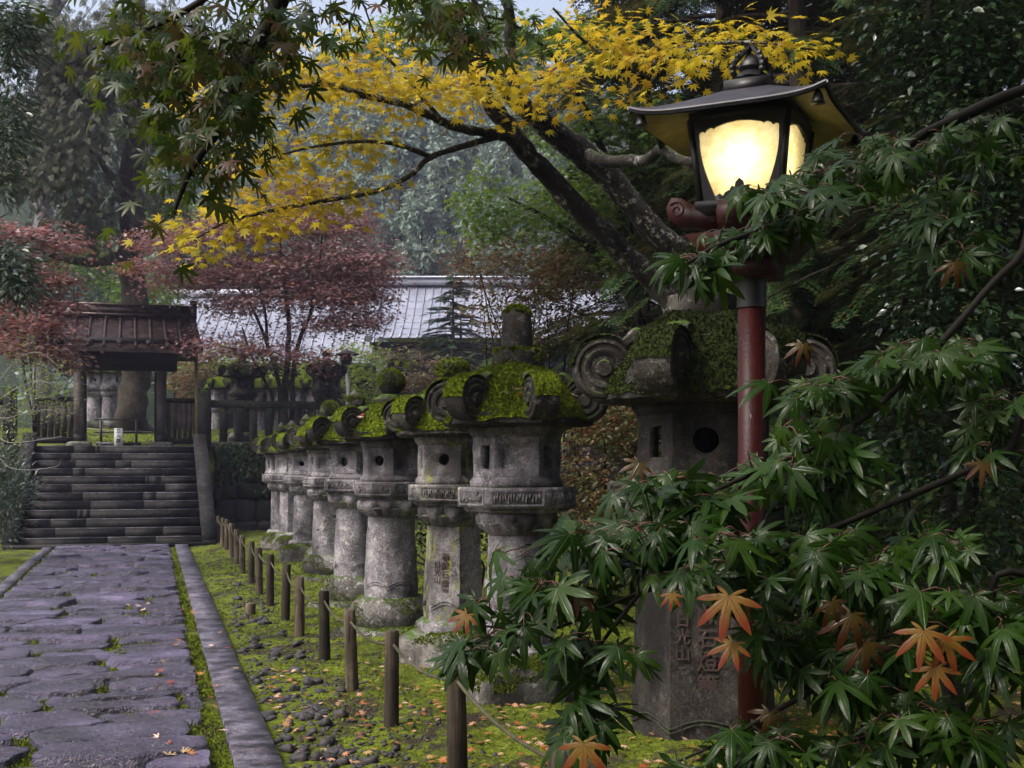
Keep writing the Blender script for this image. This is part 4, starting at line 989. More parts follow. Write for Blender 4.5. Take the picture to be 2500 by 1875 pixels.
def maple_lo(n=7):
    ang, ln = ([-110, -74, -37, 0, 37, 74, 110], [.45, .72, .92, 1, .92, .72, .45]) if n == 7 else ([-78, -39, 0, 39, 78], [.62, .9, 1, .9, .62]); V = [(0, 0, 0)]; Fs = []
    for a, l in zip(ang, ln):
        b0 = len(V)
        for da, r, z in ((-19, .42 * l, -.03), (0, l, -.14 * l), (19, .42 * l, -.03)): q = radians(a + da); V.append((r * cos(q), r * sin(q), z))
        Fs.append((0, b0, b0 + 1, b0 + 2))
    return np.array(V), np.array(Fs)

def ovate(w=.24, fold=.06, droop=.12):
    V = [(0, 0, 0), (.3, -w, fold), (.68, -w * .75, fold - droop * .4), (1, 0, -droop), (.68, w * .75, fold - droop * .4), (.3, w, fold), (.5, 0, 0)]
    return np.array(V), np.array([(0, 1, 2, 6), (6, 2, 3, 3), (0, 6, 4, 5), (6, 3, 4, 4)])[:, :4]

def ribs(o):
    """distance from the midribs and from the leaf's base, for veins and turned tips"""
    me = o.data; k = len(me.vertices) // len(MH[0]); one = np.array([0.0] + [1, 1, 1, 1, 0, 1, 1, 1, 1, 0, 0] * 7); rad = np.linalg.norm(MH[0][:, :2], axis=1)
    for n_, v in (('rib', one), ('rad', rad)): a = me.attributes.new(n_, 'FLOAT', 'POINT'); a.data.foreach_set('value', np.tile(v, k).astype(np.float32))

OV = (np.array([(0, 0, 0), (.32, -.24, .05), (.7, -.17, 0), (1, 0, -.12), (.7, .17, 0), (.32, .24, .05), (.5, 0, -.02)]), np.array([(0, 1, 2, 6), (0, 6, 4, 5), (6, 2, 3, 4)]))
LANCE = (OV[0] * np.array([1, .62, 1]), OV[1])
DIA = (np.array([(0, 0, 0), (.45, -.22, .03), (1, 0, -.05), (.45, .22, .03)]), np.array([(0, 1, 2, 3)]))
NEEDLE = (np.array([(0, -.06, 0), (1, -.03, -.08), (1, .03, -.08), (0, .06, 0)]), np.array([(0, 1, 2, 3)]))
M7, MH, M5 = maple_lo(7), maple_hi(), maple_lo(5)

def bent(k, tw):
    V = MH[0].copy(); r2 = V[:, 0] ** 2 + V[:, 1] ** 2; V[:, 2] += -k * r2 + tw * V[:, 0] * V[:, 1] - .10 * np.abs(V[:, 1]) * (k > .1); return V, MH[1]
MHV = [bent(.0, .12), bent(.26, -.1), bent(.42, .2)]


def frond_tmpl(pairs=8, subs=2, fat=1.0):
    V, Fs = [], []
    def dia(p, a, l, w):
        c, s = cos(a), sin(a); b0 = len(V); z = -.10 * p[0] ** 2
        for x, y in ((0, 0), (.45 * l, -w * fat), (l, 0), (.45 * l, w * fat)): V.append((p[0] + c * x - s * y, p[1] + s * x + c * y, z - .25 * (p[1] + s * x) ** 2))
        Fs.append((b0, b0 + 1, b0 + 2, b0 + 3))
    dia((0, 0), 0, 1, .018)
    for i in range(pairs):
        x = .08 + .86 * i / pairs
        for s in (-1, 1):
            L = .44 * (1 - .8 * x) * (.9 + .2 * ((i * 7 + s) % 3) / 2); a = s * radians(48 - 8 * x); dia((x, 0), a, L, .022)
            for k in range(subs):
                t = L * (.35 + .35 * k); q = (x + cos(a) * t, sin(a) * t)
                for e in (-1, 1): dia(q, a + e * .75, L * .38, .02)
    return np.array(V), np.array(Fs)
FROND, FROND_S, FROND_F = frond_tmpl(8, 2), frond_tmpl(7, 1, 1.3), frond_tmpl(7, 0, 2.4)

def place(mb, T, P, fwd, nrm, scale, mi=0):
    """one copy of the leaf T at every P: x along fwd, z along nrm"""
    if not len(P): return
    x = unit(fwd); z = unit(nrm - x * (nrm * x).sum(1, keepdims=True)); y = np.cross(z, x)
    V0, F0 = T; s = np.broadcast_to(np.asarray(scale, float), (len(P),))[:, None, None]
    V = P[:, None] + s * (V0[None, :, :1] * x[:, None] + V0[None, :, 1:2] * y[:, None] + V0[None, :, 2:] * z[:, None])
    Fq = F0[None] + (np.arange(len(P)) * len(V0))[:, None, None]
    mb.add(V.reshape(-1, 3), Fq.reshape(-1, F0.shape[1]), mi)

def pads(rows):
    """foliage targets from rows of (u, v, depth, ru, rv, rd, count)"""
    out = []
    for u, v, d, ru, rv, rd, n in rows:
        q = unit(rng.normal(0, 1, (n, 3))) * rng.uniform(0, 1, (n, 1)) ** .45
        out.append(WA(u + q[:, 0] * ru, v + q[:, 1] * rv, d + q[:, 2] * rd))
    return np.concatenate(out)

def grow(mb, mains, targets, tw=.004, sag=.0, sides=4, wob=.08, maxtwig=None):
    """tubes for the mains, and a twig from the nearest wood to every target; returns tips and their directions"""
    N = []
    for pts, r0, r1 in mains:
        p = smooth_line(pts, 7); w = np.stack([sn(p[:, 2] * 2, p[:, 0] * 2, 1), sn(p[:, 0] * 2, p[:, 2] * 2, 4), sn(p[:, 1] * 2, p[:, 2] * 2, 7)], -1) * (r0 + r1) * .22
        p = p + w; r = np.linspace(r0, r1, len(p)) * (1 + .08 * sn(np.arange(len(p)), np.zeros(len(p)), 2, 1.3)); t_ = tube(p, r, 12 if r0 > .03 else 6); q3 = t_[0] * 14; ax = np.repeat(p, 12 if r0 > .03 else 6, 0); mb.add(t_[0] + (t_[0] - ax) * (.16 * sn(q3[:, 0] + q3[:, 2], q3[:, 1] - q3[:, 2], 3))[:, None], t_[1])
        q = [p[i] + (p[i + 1] - p[i]) * t for i in range(len(p) - 1) for t in np.linspace(0, 1, max(1, int(np.linalg.norm(p[i + 1] - p[i]) / .15)), endpoint=False)]
        N += [(a, .7 * rr) for a, rr in zip(q, np.interp(np.linspace(0, 1, len(q)), np.linspace(0, 1, len(r)), r))]
    cap = len(N) + len(targets) * 6 + 10; Q = np.zeros((cap, 3)); R = np.zeros(cap); n = len(N); Q[:n] = [a for a, _ in N]; R[:n] = [b_ for _, b_ in N]
    d0 = np.array([((Q[:n] - t) ** 2).sum(1).min() for t in targets]) if len(targets) else []
    tips, dirs = [], []
    for i in np.argsort(d0):
        t = targets[i]; dd = ((Q[:n] - t) ** 2).sum(1); j = int(np.argmin(dd)); L = sqrt(dd[j])
        if maxtwig and L > maxtwig: continue
        a = Q[j]; k = 5; s = np.linspace(0, 1, k + 1)[:, None]; side = rng.normal(0, wob * L, 3); rr = min(R[j] * .8, tw * (1 + 1.2 * L))
        p = a + (t - a) * s + side * np.sin(s * pi) + rng.normal(0, wob * .25 * L, (k + 1, 3)) * np.sin(s * pi) + UP * (-sag * L * np.sin(s * pi))
        r = np.linspace(rr, max(rr * .45, .0012), k + 1); mb.vf(tube(p, r, sides))
        Q[n:n + k] = p[1:]; R[n:n + k] = r[1:]; n += k; tips.append(p); dirs.append(unit(p[-1] - p[-3]))
    return np.array(tips), np.array(dirs)

def foliate(mb, tips, dirs, T, m, size, spread=.1, style='layer', zsp=.4, mi=0, bias=None):
    k = len(tips)
    if not k: return
    c = np.repeat(np.arange(k), m); n = len(c); t = rng.uniform(.45, 1, n) * (tips.shape[1] - 1); i0 = np.minimum(t.astype(int), tips.shape[1] - 2); fr = (t - i0)[:, None]
    P = tips[c, i0] * (1 - fr) + tips[c, i0 + 1] * fr
    off = rng.normal(0, spread, (n, 3)) * np.array([1, 1, zsp]); P = P + off; f = unit(off + dirs[c] * spread * .7 + rng.normal(0, spread * .3, (n, 3)))
    if style == 'layer': f = f * np.array([1, 1, .35]) - UP * .28; nm = UP + rng.normal(0, .38, (n, 3))
    elif style == 'droop': f = f * np.array([.55, .55, .2]) - UP * .55; nm = UP * .7 + rng.normal(0, .35, (n, 3))
    elif style == 'up': f = f + UP * .4; nm = UP + rng.normal(0, .5, (n, 3))
    else: nm = rng.normal(0, 1, (n, 3)) + UP * .4
    if bias is not None: f = unit(f) + bias; nm = nm + bias * .6
    place(mb, T, P, f, nm, size * rng.uniform(.65, 1.2, n), mi)

def above(P, v=-420):
    """keep crown points well over the picture's upper edge or behind the viewer"""
    q = P - CAM; d = q @ FW; return P[(d < .1) | (HORIZON - F_PX * q[:, 2] / np.maximum(d, .1) < v)]

def plant(name, label, cat, base, mains, targets, T, m, size, leafmat, spread=.1, style='layer', wood_='bark', tw=.004, sag=0.0, group=None, zsp=.4, sides=4, part_leaf='leaves', bias=None, wob=.08, maxtwig=None):
    base = np.asarray(base, float); t = tag(empty(name, base), label, cat, group)
    mb = MB(); tips, dirs = grow(mb, mains, targets, tw, sag, sides, wob, maxtwig)
    for a in range(len(mb.v)): mb.v[a] = mb.v[a] - base
    part('branches', mb, M[wood_], t, True)
    if T is not None:
        lb = MB(); foliate(lb, tips - base, dirs, T, m, size, spread, style, zsp, 0, bias); part(part_leaf, lb, M[leafmat], t)
    return t, tips, dirs

M['leaf_yellow'] = foliage('yellow and orange maple leaf', [(.09, .13, .02), (.22, .24, .025), (.46, .38, .02), (.60, .45, .02), (.62, .42, .02), (.58, .28, .02), (.42, .13, .03)], .45, .5, .25, (.58, .42, .03), clump=.6)
M['leaf_dark'] = foliage('wet dark maple leaf', [(.010, .024, .005), (.016, .038, .007), (.028, .055, .010), (.05, .05, .012), (.10, .035, .012)], .35, .4, .2, (.12, .17, .01))
M['leaf_front'] = foliage('wet green maple leaf', [(.006, .018, .002), (.010, .030, .0025), (.015, .042, .003), (.028, .060, .004)], .2, .25, .15, (.07, .13, .01), rib=(.035, .06, .018))
M['leaf_orange'] = foliage('turned orange maple leaf', [(.14, .06, .006), (.16, .085, .008), (.14, .085, .012)], .35, .3, .15, rib=(.10, .05, .01), tip=(.16, .025, .008))
M['leaf_green'] = foliage('fresh green maple leaf', [(.05, .11, .02), (.08, .16, .025), (.11, .2, .03), (.16, .22, .03)], .4, .5)
M['leaf_red'] = foliage('dusky red maple leaf', [(.12, .055, .058), (.19, .095, .10), (.28, .165, .17), (.36, .25, .25), (.34, .10, .05)], .38, .35, .4)
M['leaf_mixed'] = foliage('turning shrub leaf', [(.055, .075, .02), (.08, .10, .025), (.11, .11, .03), (.16, .10, .04), (.22, .075, .05)], .4, .35)
M['leaf_evergreen'] = foliage('glossy evergreen leaf', [(.010, .024, .009), (.014, .034, .012), (.022, .045, .014), (.035, .055, .018)], .16, .10, .5)
M['leaf_grey'] = foliage('grey green evergreen leaf', [(.035, .06, .035), (.055, .085, .05), (.085, .115, .075)], .3, .2, .7)
M['leaf_olive'] = foliage('olive cedar spray', [(.03, .038, .014), (.05, .058, .02), (.08, .085, .026)], .6, .3)
M['leaf_hinoki'] = foliage('cypress frond', [(.012, .036, .012), (.022, .058, .018), (.034, .08, .022), (.045, .085, .02), (.10, .055, .016)], .5, .25, .12)
M['leaf_fir'] = foliage('fir bough', [(.03, .065, .03), (.045, .085, .035), (.06, .10, .04)], .5, .2)
M['leaf_lime'] = foliage('yellow green leaf', [(.12, .19, .02), (.18, .26, .03), (.25, .30, .04)], .45, .5)
M['leaf_hill'] = foliage('hillside conifer', [(.12, .17, .13), (.19, .25, .19), (.28, .34, .27)], .7, .2, .1)  # pale tones carry part of the mist's brightness in the leaf colour
M['leaf_ivy'] = foliage('dark wall creeper leaf', [(.008, .018, .005), (.014, .03, .008), (.03, .05, .012)], .4, .2, .15)

# ---- leaning maple with yellow leaves
YD = 8.6
def wp(rows): return [W(*r) for r in rows]
bs = W(1800, HORIZON, 10.0); bs[2] = 0
mains = [
    (wp([(1835, 1600, 10.0), (1775, 1050, 10), (1660, 770, 9.9), (1512, 610, 9.7), (1329, 419, 9.3), (1227, 293, 9.0), (1150, 180, 8.8), (1080, 40, 8.6), (1020, -140, 8.4)]), .12, .035),
    (wp([(1850, 1600, 10.2), (1800, 1050, 10.2), (1690, 720, 10.1), (1561, 508, 9.9), (1435, 386, 9.6), (1268, 244, 9.2), (1180, 150, 9.0), (1050, 40, 8.8), (960, -120, 8.7)]), .13, .04),
    (wp([(1860, 1600, 10.1), (1830, 1050, 10.0), (1740, 720, 9.8), (1610, 570, 9.6), (1470, 395, 9.4), (1345, 300, 9.2), (1262, 235, 9.0), (1240, 140, 8.9), (1245, 40, 8.8), (1200, -100, 8.6)]), .11, .03),
    (wp([(1325, 407, 9.3), (1268, 366, 9.0), (1227, 334, 8.7), (1146, 321, 8.4), (1085, 301, 8.2), (1044, 277, 8.0), (983, 252, 7.8), (881, 232, 7.5), (800, 205, 7.3), (680, 215, 7.0), (560, 235, 6.8)]), .042, .01),
    (wp([(1223, 333, 8.7), (1150, 354, 8.4), (1052, 382, 8.1), (1000, 427, 7.9), (922, 464, 7.7), (800, 490, 7.4), (690, 510, 7.2), (560, 540, 7.0), (470, 585, 6.9)]), .026, .007),
    (wp([(1052, 382, 8.1), (960, 350, 7.8), (860, 345, 7.5), (760, 360, 7.2), (650, 390, 7.0)]), .018, .006),
    (wp([(1427, 366, 9.4), (1492, 397, 9.0), (1573, 395, 8.7), (1618, 366, 8.4), (1695, 390, 8.0), (1990, 410, 7.4), (2090, 440, 7.2)]), .05, .028),
    (wp([(1618, 366, 8.4), (1600, 300, 8.0), (1585, 252, 7.7), (1581, 195, 7.4), (1610, 140, 7.1), (1690, 112, 6.8), (1850, 105, 6.5), (1990, 118, 6.3)]), .024, .006),
    (wp([(1581, 195, 7.4), (1508, 155, 7.2), (1430, 105, 7.0), (1350, 20, 6.8)]), .016, .006),
    (wp([(1262, 235, 9.0), (1330, 180, 8.6), (1420, 130, 8.2)]), .018, .006),
    (wp([(1085, 301, 8.2), (1000, 200, 8.0), (930, 120, 7.8), (890, 20, 7.6)]), .016, .005),
]
tg = pads([(1000, 205, 7.9, 190, 65, .7, 190), (1170, 215, 8.2, 160, 75, .7, 200), (1340, 195, 8.4, 130, 55, .6, 110), (1380, 260, 8.3, 90, 40, .4, 40), (860, 190, 7.5, 120, 65, .6, 100), (700, 200, 7.1, 150, 60, .5, 110), (560, 240, 6.9, 120, 55, .5, 70),
           (800, 120, 7.6, 130, 60, .5, 80), (960, 100, 7.8, 120, 60, .5, 45), (800, 350, 7.4, 120, 50, .5, 70), (640, 400, 7.1, 110, 60, .5, 70), (880, 340, 7.6, 90, 45, .4, 45), (760, 480, 7.3, 150, 50, .5, 120), (600, 530, 7.0, 130, 55, .4, 120), (500, 600, 6.9, 70, 35, .3, 45), (880, 430, 7.6, 60, 35, .3, 25),
           (1620, 130, 7.0, 140, 60, .5, 110), (1800, 110, 6.6, 150, 40, .4, 100), (1950, 120, 6.4, 70, 22, .2, 35), (1500, 110, 7.1, 110, 65, .4, 60), (1560, 220, 7.3, 70, 30, .3, 25), (1420, 60, 7.2, 110, 50, .4, 50), (1290, 300, 8.8, 60, 25, .3, 12)])
plant('maple_tree', 'leaning maple with lichen-spotted trunks and long boughs of yellow and orange leaves', 'tree', bs, mains, tg[rng.random(len(tg)) < .60], M7, 3, .060, 'leaf_yellow', .13, 'layer', 'bark_lichen', .0035, maxtwig=1.6)

# ---- green maples behind it
b2 = W(1680, HORIZON, 13.2); b2[2] = 0
mains = [(wp([(1690, 1480, 13.2), (1640, 1000, 13.2), (1520, 700, 13), (1380, 560, 12.8), (1240, 480, 12.6)]), .07, .015), (wp([(1560, 790, 13.0), (1540, 560, 13), (1500, 420, 12.8), (1420, 300, 12.6)]), .04, .012),
         (wp([(1520, 700, 13), (1640, 480, 12.8), (1690, 330, 12.6)]), .03, .01), (wp([(1500, 420, 12.8), (1380, 180, 12.2), (1250, 60, 11.8), (1050, 20, 11.4)]), .03, .01)]
tg = pads([(1190, 480, 12.5, 80, 90, .7, 60), (1300, 520, 12.8, 140, 80, .7, 110), (1450, 480, 13, 150, 110, .8, 190), (1600, 430, 13, 120, 110, .8, 150), (1400, 330, 12.7, 110, 60, .6, 70), (1200, 570, 12.4, 60, 40, .5, 25),
           (1560, 300, 12.6, 120, 90, .6, 110), (1350, 100, 12.0, 160, 80, .7, 120), (1100, 70, 11.6, 200, 70, .7, 130), (900, 100, 11.4, 120, 70, .6, 60), (1520, 620, 12.9, 110, 60, .6, 80)])
plant('green_maple', 'fresh green maple filling the gap below the leaning lichen-spotted trunks', 'tree', b2, mains, tg, M5, 9, .062, 'leaf_green', .13, 'layer', 'bark', .004, maxtwig=2.2)

# ---- dark bough hanging in from the top left
tr = np.array([-2.7, 1.9, 0.0])
mains = [([tr, tr + [0.05, .05, 1.6], tr + [.1, .2, 2.9], W(600, -380, 3.3), W(690, -120, 3.4), W(688, 0, 3.5), W(590, 175, 3.5), W(541, 301, 3.5), W(464, 415, 3.45), W(415, 525, 3.45)], .05, .004),
         (wp([(690, -120, 3.4), (560, -40, 3.5), (452, 30, 3.6), (330, 85, 3.7), (230, 120, 3.75)]), .014, .004), (wp([(688, 0, 3.5), (800, -20, 3.6), (960, -40, 3.8), (1120, -30, 4.0), (1190, 60, 4.0), (1175, 130, 4.0)]), .012, .004),
         (wp([(640, 90, 3.5), (500, 130, 3.6), (400, 170, 3.6), (330, 220, 3.6)]), .008, .003)]
tg = pads([(360, 70, 3.7, 150, 60, .3, 26), (520, 90, 3.6, 150, 80, .3, 46), (650, 90, 3.5, 110, 90, .3, 34), (560, 230, 3.5, 90, 70, .25, 30), (400, 200, 3.6, 110, 50, .25, 22), (490, 340, 3.5, 70, 70, .2, 24), (470, 420, 3.45, 60, 40, .15, 12), (380, 590, 3.45, 25, 25, .1, 3), (1160, 70, 4.0, 90, 70, .25, 26), (1010, 20, 3.9, 90, 40, .2, 14), (780, 40, 3.6, 80, 50, .25, 14), (240, 120, 3.75, 50, 30, .15, 7), (330, 250, 3.6, 40, 30, .1, 6)])
tg = np.concatenate([tg, above(np.array([-2.0, -1.0, 3.2]) + rng.random((260, 3)) * np.array([3.4, 3.6, 1.6]))]); mains.append(([tr + [.1, .2, 2.9], np.array([-1.6, .6, 3.8]), np.array([-.4, .4, 4.1]), np.array([.8, .6, 4.2])], .03, .008))  # unseen leaves added above the frame to shade the right foreground
plant('overhanging_maple', 'dark wet maple bough hanging in at the upper left close to the viewer', 'tree', tr, mains, tg[rng.random(len(tg)) < .85], MH, 4, .054, 'leaf_dark', .075, 'droop', 'twig', .0022, .1, zsp=.7)

# ---- green maple in the foreground
fb = np.array([3.3, 1.9, 0.0])
mains = [([fb + [-.1, .1, 1.35], fb + [-.12, .2, 2.1], W(2750, 200, 3.1), W(2300, 310, 3.05), W(2140, 430, 2.95), W(1900, 540, 2.75), W(1740, 600, 2.6), W(1650, 660, 2.55)], .022, .002),
         ([fb + [-.1, .1, 1.35], W(2700, 520, 2.7), W(2480, 640, 2.65), W(2300, 830, 2.55), W(2080, 1040, 2.4), W(1800, 1175, 2.3), W(1480, 1320, 2.2), W(1280, 1330, 2.15)], .012, .002),
         ([fb + [-.07, .05, .9], W(2700, 1000, 2.5), W(2450, 1110, 2.45), W(2250, 1200, 2.35), W(2040, 1290, 2.25), W(1800, 1390, 2.15), W(1560, 1450, 2.1), W(1340, 1540, 2.1), W(1180, 1530, 2.1)], .010, .002),
         ([fb + [-.05, .02, .6], W(2650, 1450, 2.2), W(2400, 1500, 2.15), W(2150, 1600, 2.1), W(1920, 1720, 2.05), W(1780, 1800, 2.0), W(1650, 1860, 2.0)], .008, .002),
         (wp([(2080, 1040, 2.4), (2030, 1200, 2.35), (2010, 1330, 2.3), (1985, 1500, 2.25)]), .008, .003), (wp([(1560, 1450, 2.1), (1450, 1600, 2.1), (1400, 1720, 2.1)]), .005, .002)]
mains.append(([fb, fb + [-.05, .02, .7], fb + [-.1, .1, 1.35], fb + [-.12, .2, 2.1]], .055, .03))
tg = pads([(2150, 400, 3.0, 250, 90, .25, 34), (1960, 480, 2.8, 180, 60, .2, 18), (1700, 640, 2.6, 80, 60, .12, 10), (1830, 560, 2.7, 120, 50, .12, 8), (2380, 330, 3.1, 150, 70, .2, 16), (2350, 560, 2.9, 150, 100, .2, 12),
           (2250, 880, 2.6, 190, 110, .2, 26), (2030, 960, 2.45, 130, 70, .15, 14), (1950, 1110, 2.35, 190, 80, .15, 22), (1650, 1200, 2.25, 200, 60, .15, 20), (1440, 1290, 2.2, 90, 60, .12, 8), (2420, 1050, 2.5, 100, 120, .2, 10),
           (1560, 1340, 2.15, 160, 80, .15, 18), (1320, 1460, 2.1, 130, 80, .12, 12), (1180, 1560, 2.1, 50, 60, .1, 5), (1780, 1360, 2.1, 180, 100, .15, 24), (2040, 1400, 2.2, 180, 120, .18, 28), (2280, 1420, 2.2, 160, 150, .2, 26), (2440, 1560, 2.1, 90, 170, .2, 18), (1450, 1590, 2.08, 110, 90, .1, 9),
           (1920, 1560, 2.1, 100, 70, .15, 12), (2130, 1640, 2.1, 130, 80, .15, 16), (1880, 1800, 2.02, 110, 50, .1, 8), (2120, 1800, 2.05, 110, 60, .12, 9), (1420, 1760, 2.05, 60, 60, .1, 5), (2350, 1790, 2.05, 150, 80, .15, 15), (1720, 1840, 2.0, 70, 30, .08, 3), (1240, 1350, 2.12, 25, 15, .05, 1)])
front, tips, dirs = plant('foreground_maple', 'wet green maple in the right foreground with a few orange leaves', 'tree', fb, mains, tg, None, 0, .08, 'leaf_front', wood_='twig', tw=.0024, sag=.05, sides=5)
upper = above(fb + np.array([-2.6, -2.8, 1.7]) + rng.random((420, 3)) * np.array([3.4, 4.2, 1.9])); ub = MB(); ut, ud = grow(ub, [([fb + [-.12, .2, 2.1], fb + [-.6, -.6, 2.6], fb + [-1.6, -1.0, 2.9]], .03, .008), ([fb + [-.12, .2, 2.1], fb + [.1, -.8, 2.6], fb + [-.3, -1.9, 2.9]], .03, .008)], upper, .003)  # unseen crown added over the frame to shade the leaves below
for a in range(len(ub.v)): ub.v[a] = ub.v[a] - fb
part('shade_branches', ub, M['twig'], front, True); ul = MB(); foliate(ul, ut - fb, ud, M7, 9, .085, .12, 'layer'); part('shade_leaves', ul, M['leaf_front'], front)
lb, pb = MB(), MB(); k = len(tips); c = np.repeat(np.arange(k), 3)[rng.random(3 * k) < .86]; n = len(c)
side = rng.normal(0, 1, (n, 3)); side[:, 2] = rng.uniform(-.6, .3, n); side = unit(side) * rng.uniform(.02, .055, (n, 1)); At = tips[c, rng.integers(3, 6, n)]; P = At + side
towards = unit(-FW * .75 - RT * .35)
f = unit(side) * .55 + towards * .45 - UP * rng.uniform(.3, .9, (n, 1)) + rng.normal(0, .22, (n, 3)); nm = UP * .8 + towards * .55 + rng.normal(0, .28, (n, 3)) - RT * .1
kind = rng.integers(0, 3, n)
for q in range(3): s_ = kind == q; place(lb, MHV[q], P[s_] - fb, f[s_], nm[s_], .066 * rng.uniform(.5, 1.25, s_.sum()))
ribs(part('leaves', lb, M['leaf_front'], front, True, label='wet green maple leaves'))
for a, e in zip(At - fb, P - fb): pb.tube([a, (a + e) / 2 + UP * .006, e], .0009, 3)
part('leaf_stalks', pb, plain('reddish leaf stalk', (.12, .045, .03), .5, b_=0), front)
for u_, v_, s_, du in ((1780, 1455, .092, -.1), (1790, 1570, .06, -.5), (2255, 1540, .078, -.1), (2310, 1560, .07, .3), (2285, 1630, .066, 0), (1425, 1815, .078, .1), (1640, 1450, .035, 0), (1140, 1500, .045, -.6)):
    p = W(u_, v_, 1.93 if v_ > 1400 else 2.2) - fb; mb = MB(); place(mb, MH, p[None], (towards * .4 - UP * .9 + RT * du)[None], (UP * .35 + towards * .9)[None], s_ * .82)
    ribs(part('turned_leaf', mb, M['leaf_orange'], front, True, label='leaf turned orange'))

M['leaf_bronze'] = foliage('bronzing maple leaf', [(.05, .035, .006), (.075, .04, .008), (.06, .05, .01)], .22, .3, .3, rib=(.04, .03, .01), tip=(.06, .015, .006))
for u_, v_, s_, du in ((2080, 1500, .066, -.3), (2110, 1570, .06, .2), (2095, 1290, .05, .3), (1410, 1440, .05, .1), (2030, 1470, .045, .5), (2400, 1130, .05, 0), (1560, 1130, .045, -.4), (2210, 1760, .05, .2), (1880, 1740, .05, -.2), (2330, 640, .05, .3), (1960, 840, .045, -.2)):
    p = W(u_, v_, 2.02 if v_ > 1400 else 2.35) - fb; mb = MB(); place(mb, MHV[int(u_) % 3], p[None], (towards * .4 - UP * .9 + RT * du)[None], (UP * .35 + towards * .9 + RT * .3)[None], s_)
    ribs(part('bronzed_leaf', mb, M['leaf_bronze'], front, True, label='leaf turning bronze'))

# ---- evergreen shrub at the right edge
eb = W(2330, HORIZON, 6.6); eb[2] = .1
mains = [([eb, eb + [0, .05, 1.2], W(2320, 500, 6.5), W(2280, 100, 6.3), W(2250, -250, 6.2)], .06, .012), ([eb + [0, .05, .6], W(2450, 800, 6.2), W(2520, 400, 6.0), W(2560, 0, 6.0)], .04, .01), ([eb, W(2240, 1350, 6.4), W(2180, 1000, 6.1), W(2210, 700, 6.0)], .03, .008)]
tg = pads([(2400, 100, 6.2, 190, 170, .5, 190), (2300, 260, 6.2, 150, 150, .5, 120), (2450, 420, 6.1, 150, 170, .5, 130), (2330, 560, 6.1, 160, 130, .5, 110), (2420, 800, 6.0, 160, 160, .5, 120), (2230, 760, 6.0, 110, 120, .4, 60), (2300, 1050, 6.1, 190, 150, .5, 120), (2450, 1250, 6.0, 120, 200, .5, 80), (2150, 1080, 6.1, 90, 90, .4, 40), (2180, 60, 6.4, 110, 120, .5, 60), (2330, 1350, 6.3, 150, 100, .5, 40)])
plant('evergreen_shrub', 'tall dark evergreen with small glossy leaves filling the right edge', 'shrub', eb, mains, tg, OV, 11, .058, 'leaf_evergreen', .11, 'layer', 'twig', .003, zsp=.9, maxtwig=1.5)

# ---- cypresses
def cypress_mesh(seed, h=11.5, z=.7):
    global rng
    keep = rng; rng = np.random.default_rng(seed); wb, lb = MB(), MB()
    wb.vf(tube(np.c_[.05 * sn(np.arange(12), np.zeros(12), seed), .05 * sn(np.zeros(12), np.arange(12), seed), np.linspace(-.2, h, 12)], np.linspace(.17, .02, 12), 12))
    P, Fd, Nm = [], [], []
    while z < h - .4:
        L = 2.0 * (1 - z / (h + 2)) * rng.uniform(.65, 1.15) + .25; a = rng.uniform(0, 2 * pi); o = np.array([cos(a), sin(a), 0]); s = np.array([-sin(a), cos(a), 0])
        pts = np.array([o * L * t + UP * (z + .28 * L * t - .42 * L * t * t) + s * .1 * L * sin(3 * t) for t in np.linspace(0, 1, 8)]); wb.vf(tube(pts, np.linspace(.03, .006, 8), 5))
        m = int(6 + 9 * L)
        for t in rng.uniform(.3, 1.03, m):
            q = pts[0] + (pts[-1] - pts[0]) * t + UP * 0; q = np.array([np.interp(t, np.linspace(0, 1, 8), pts[:, i]) for i in range(3)])
            sd = rng.choice([-1, 1]); f = o * .7 + s * sd * rng.uniform(.2, .9) - UP * rng.uniform(.1, .8); P.append(q + rng.normal(0, .06, 3)); Fd.append(f); Nm.append(UP + o * .5 + rng.normal(0, .3, 3))
        z += rng.uniform(.05, .13)
    place(lb, FROND, np.array(P), np.array(Fd), np.array(Nm), .46 * rng.uniform(.7, 1.25, len(P))); rng = keep
    return mesh('cypress_wood', wb, True), mesh('cypress_fronds', lb)
CY = [cypress_mesh(3), cypress_mesh(8), cypress_mesh(5, 13.5, 4.0)]
def cypress(x, y, z, s, rz, label, k):
    t = tag(empty('cypress_tree', (x, y, z), rz), label, 'tree', 'cypresses behind the lantern row'); t.scale = (s, s, s)
    link('trunk', CY[k][0], M['bark_cedar'], t); link('crown', CY[k][1], M['leaf_hinoki'], t)
for u_, d_, s_, rz, k, lb in ((1560, 15.5, 1.0, .5, 0, 'dark cypress behind the leaning maple trunks'), (1760, 13.0, 1.0, 2.1, 1, 'dark cypress rising directly behind the lit lamp'), (1945, 12.0, .95, 4.0, 0, 'dark cypress with a bare brown trunk just right of the red post'),
                              (2110, 14.0, 1.1, 1.0, 1, 'dark cypress between the lamp and the glossy evergreen'), (2340, 11.0, 1.0, 3.0, 0, 'dark cypress behind the glossy evergreen'), (2560, 10.0, 1.1, 5.0, 1, 'dark cypress cut by the right edge'), (2000, 17.5, 1.25, 5.5, 1, 'tall cypress deeper in the wood right of the lamp'), (2300, 17, 1.3, .2, 0, 'tall cypress deep in the wood behind the evergreen')):
    p = W(u_, HORIZON, d_); cypress(p[0], p[1], float(gz(p[0], p[1])), s_, rz, lb, k)
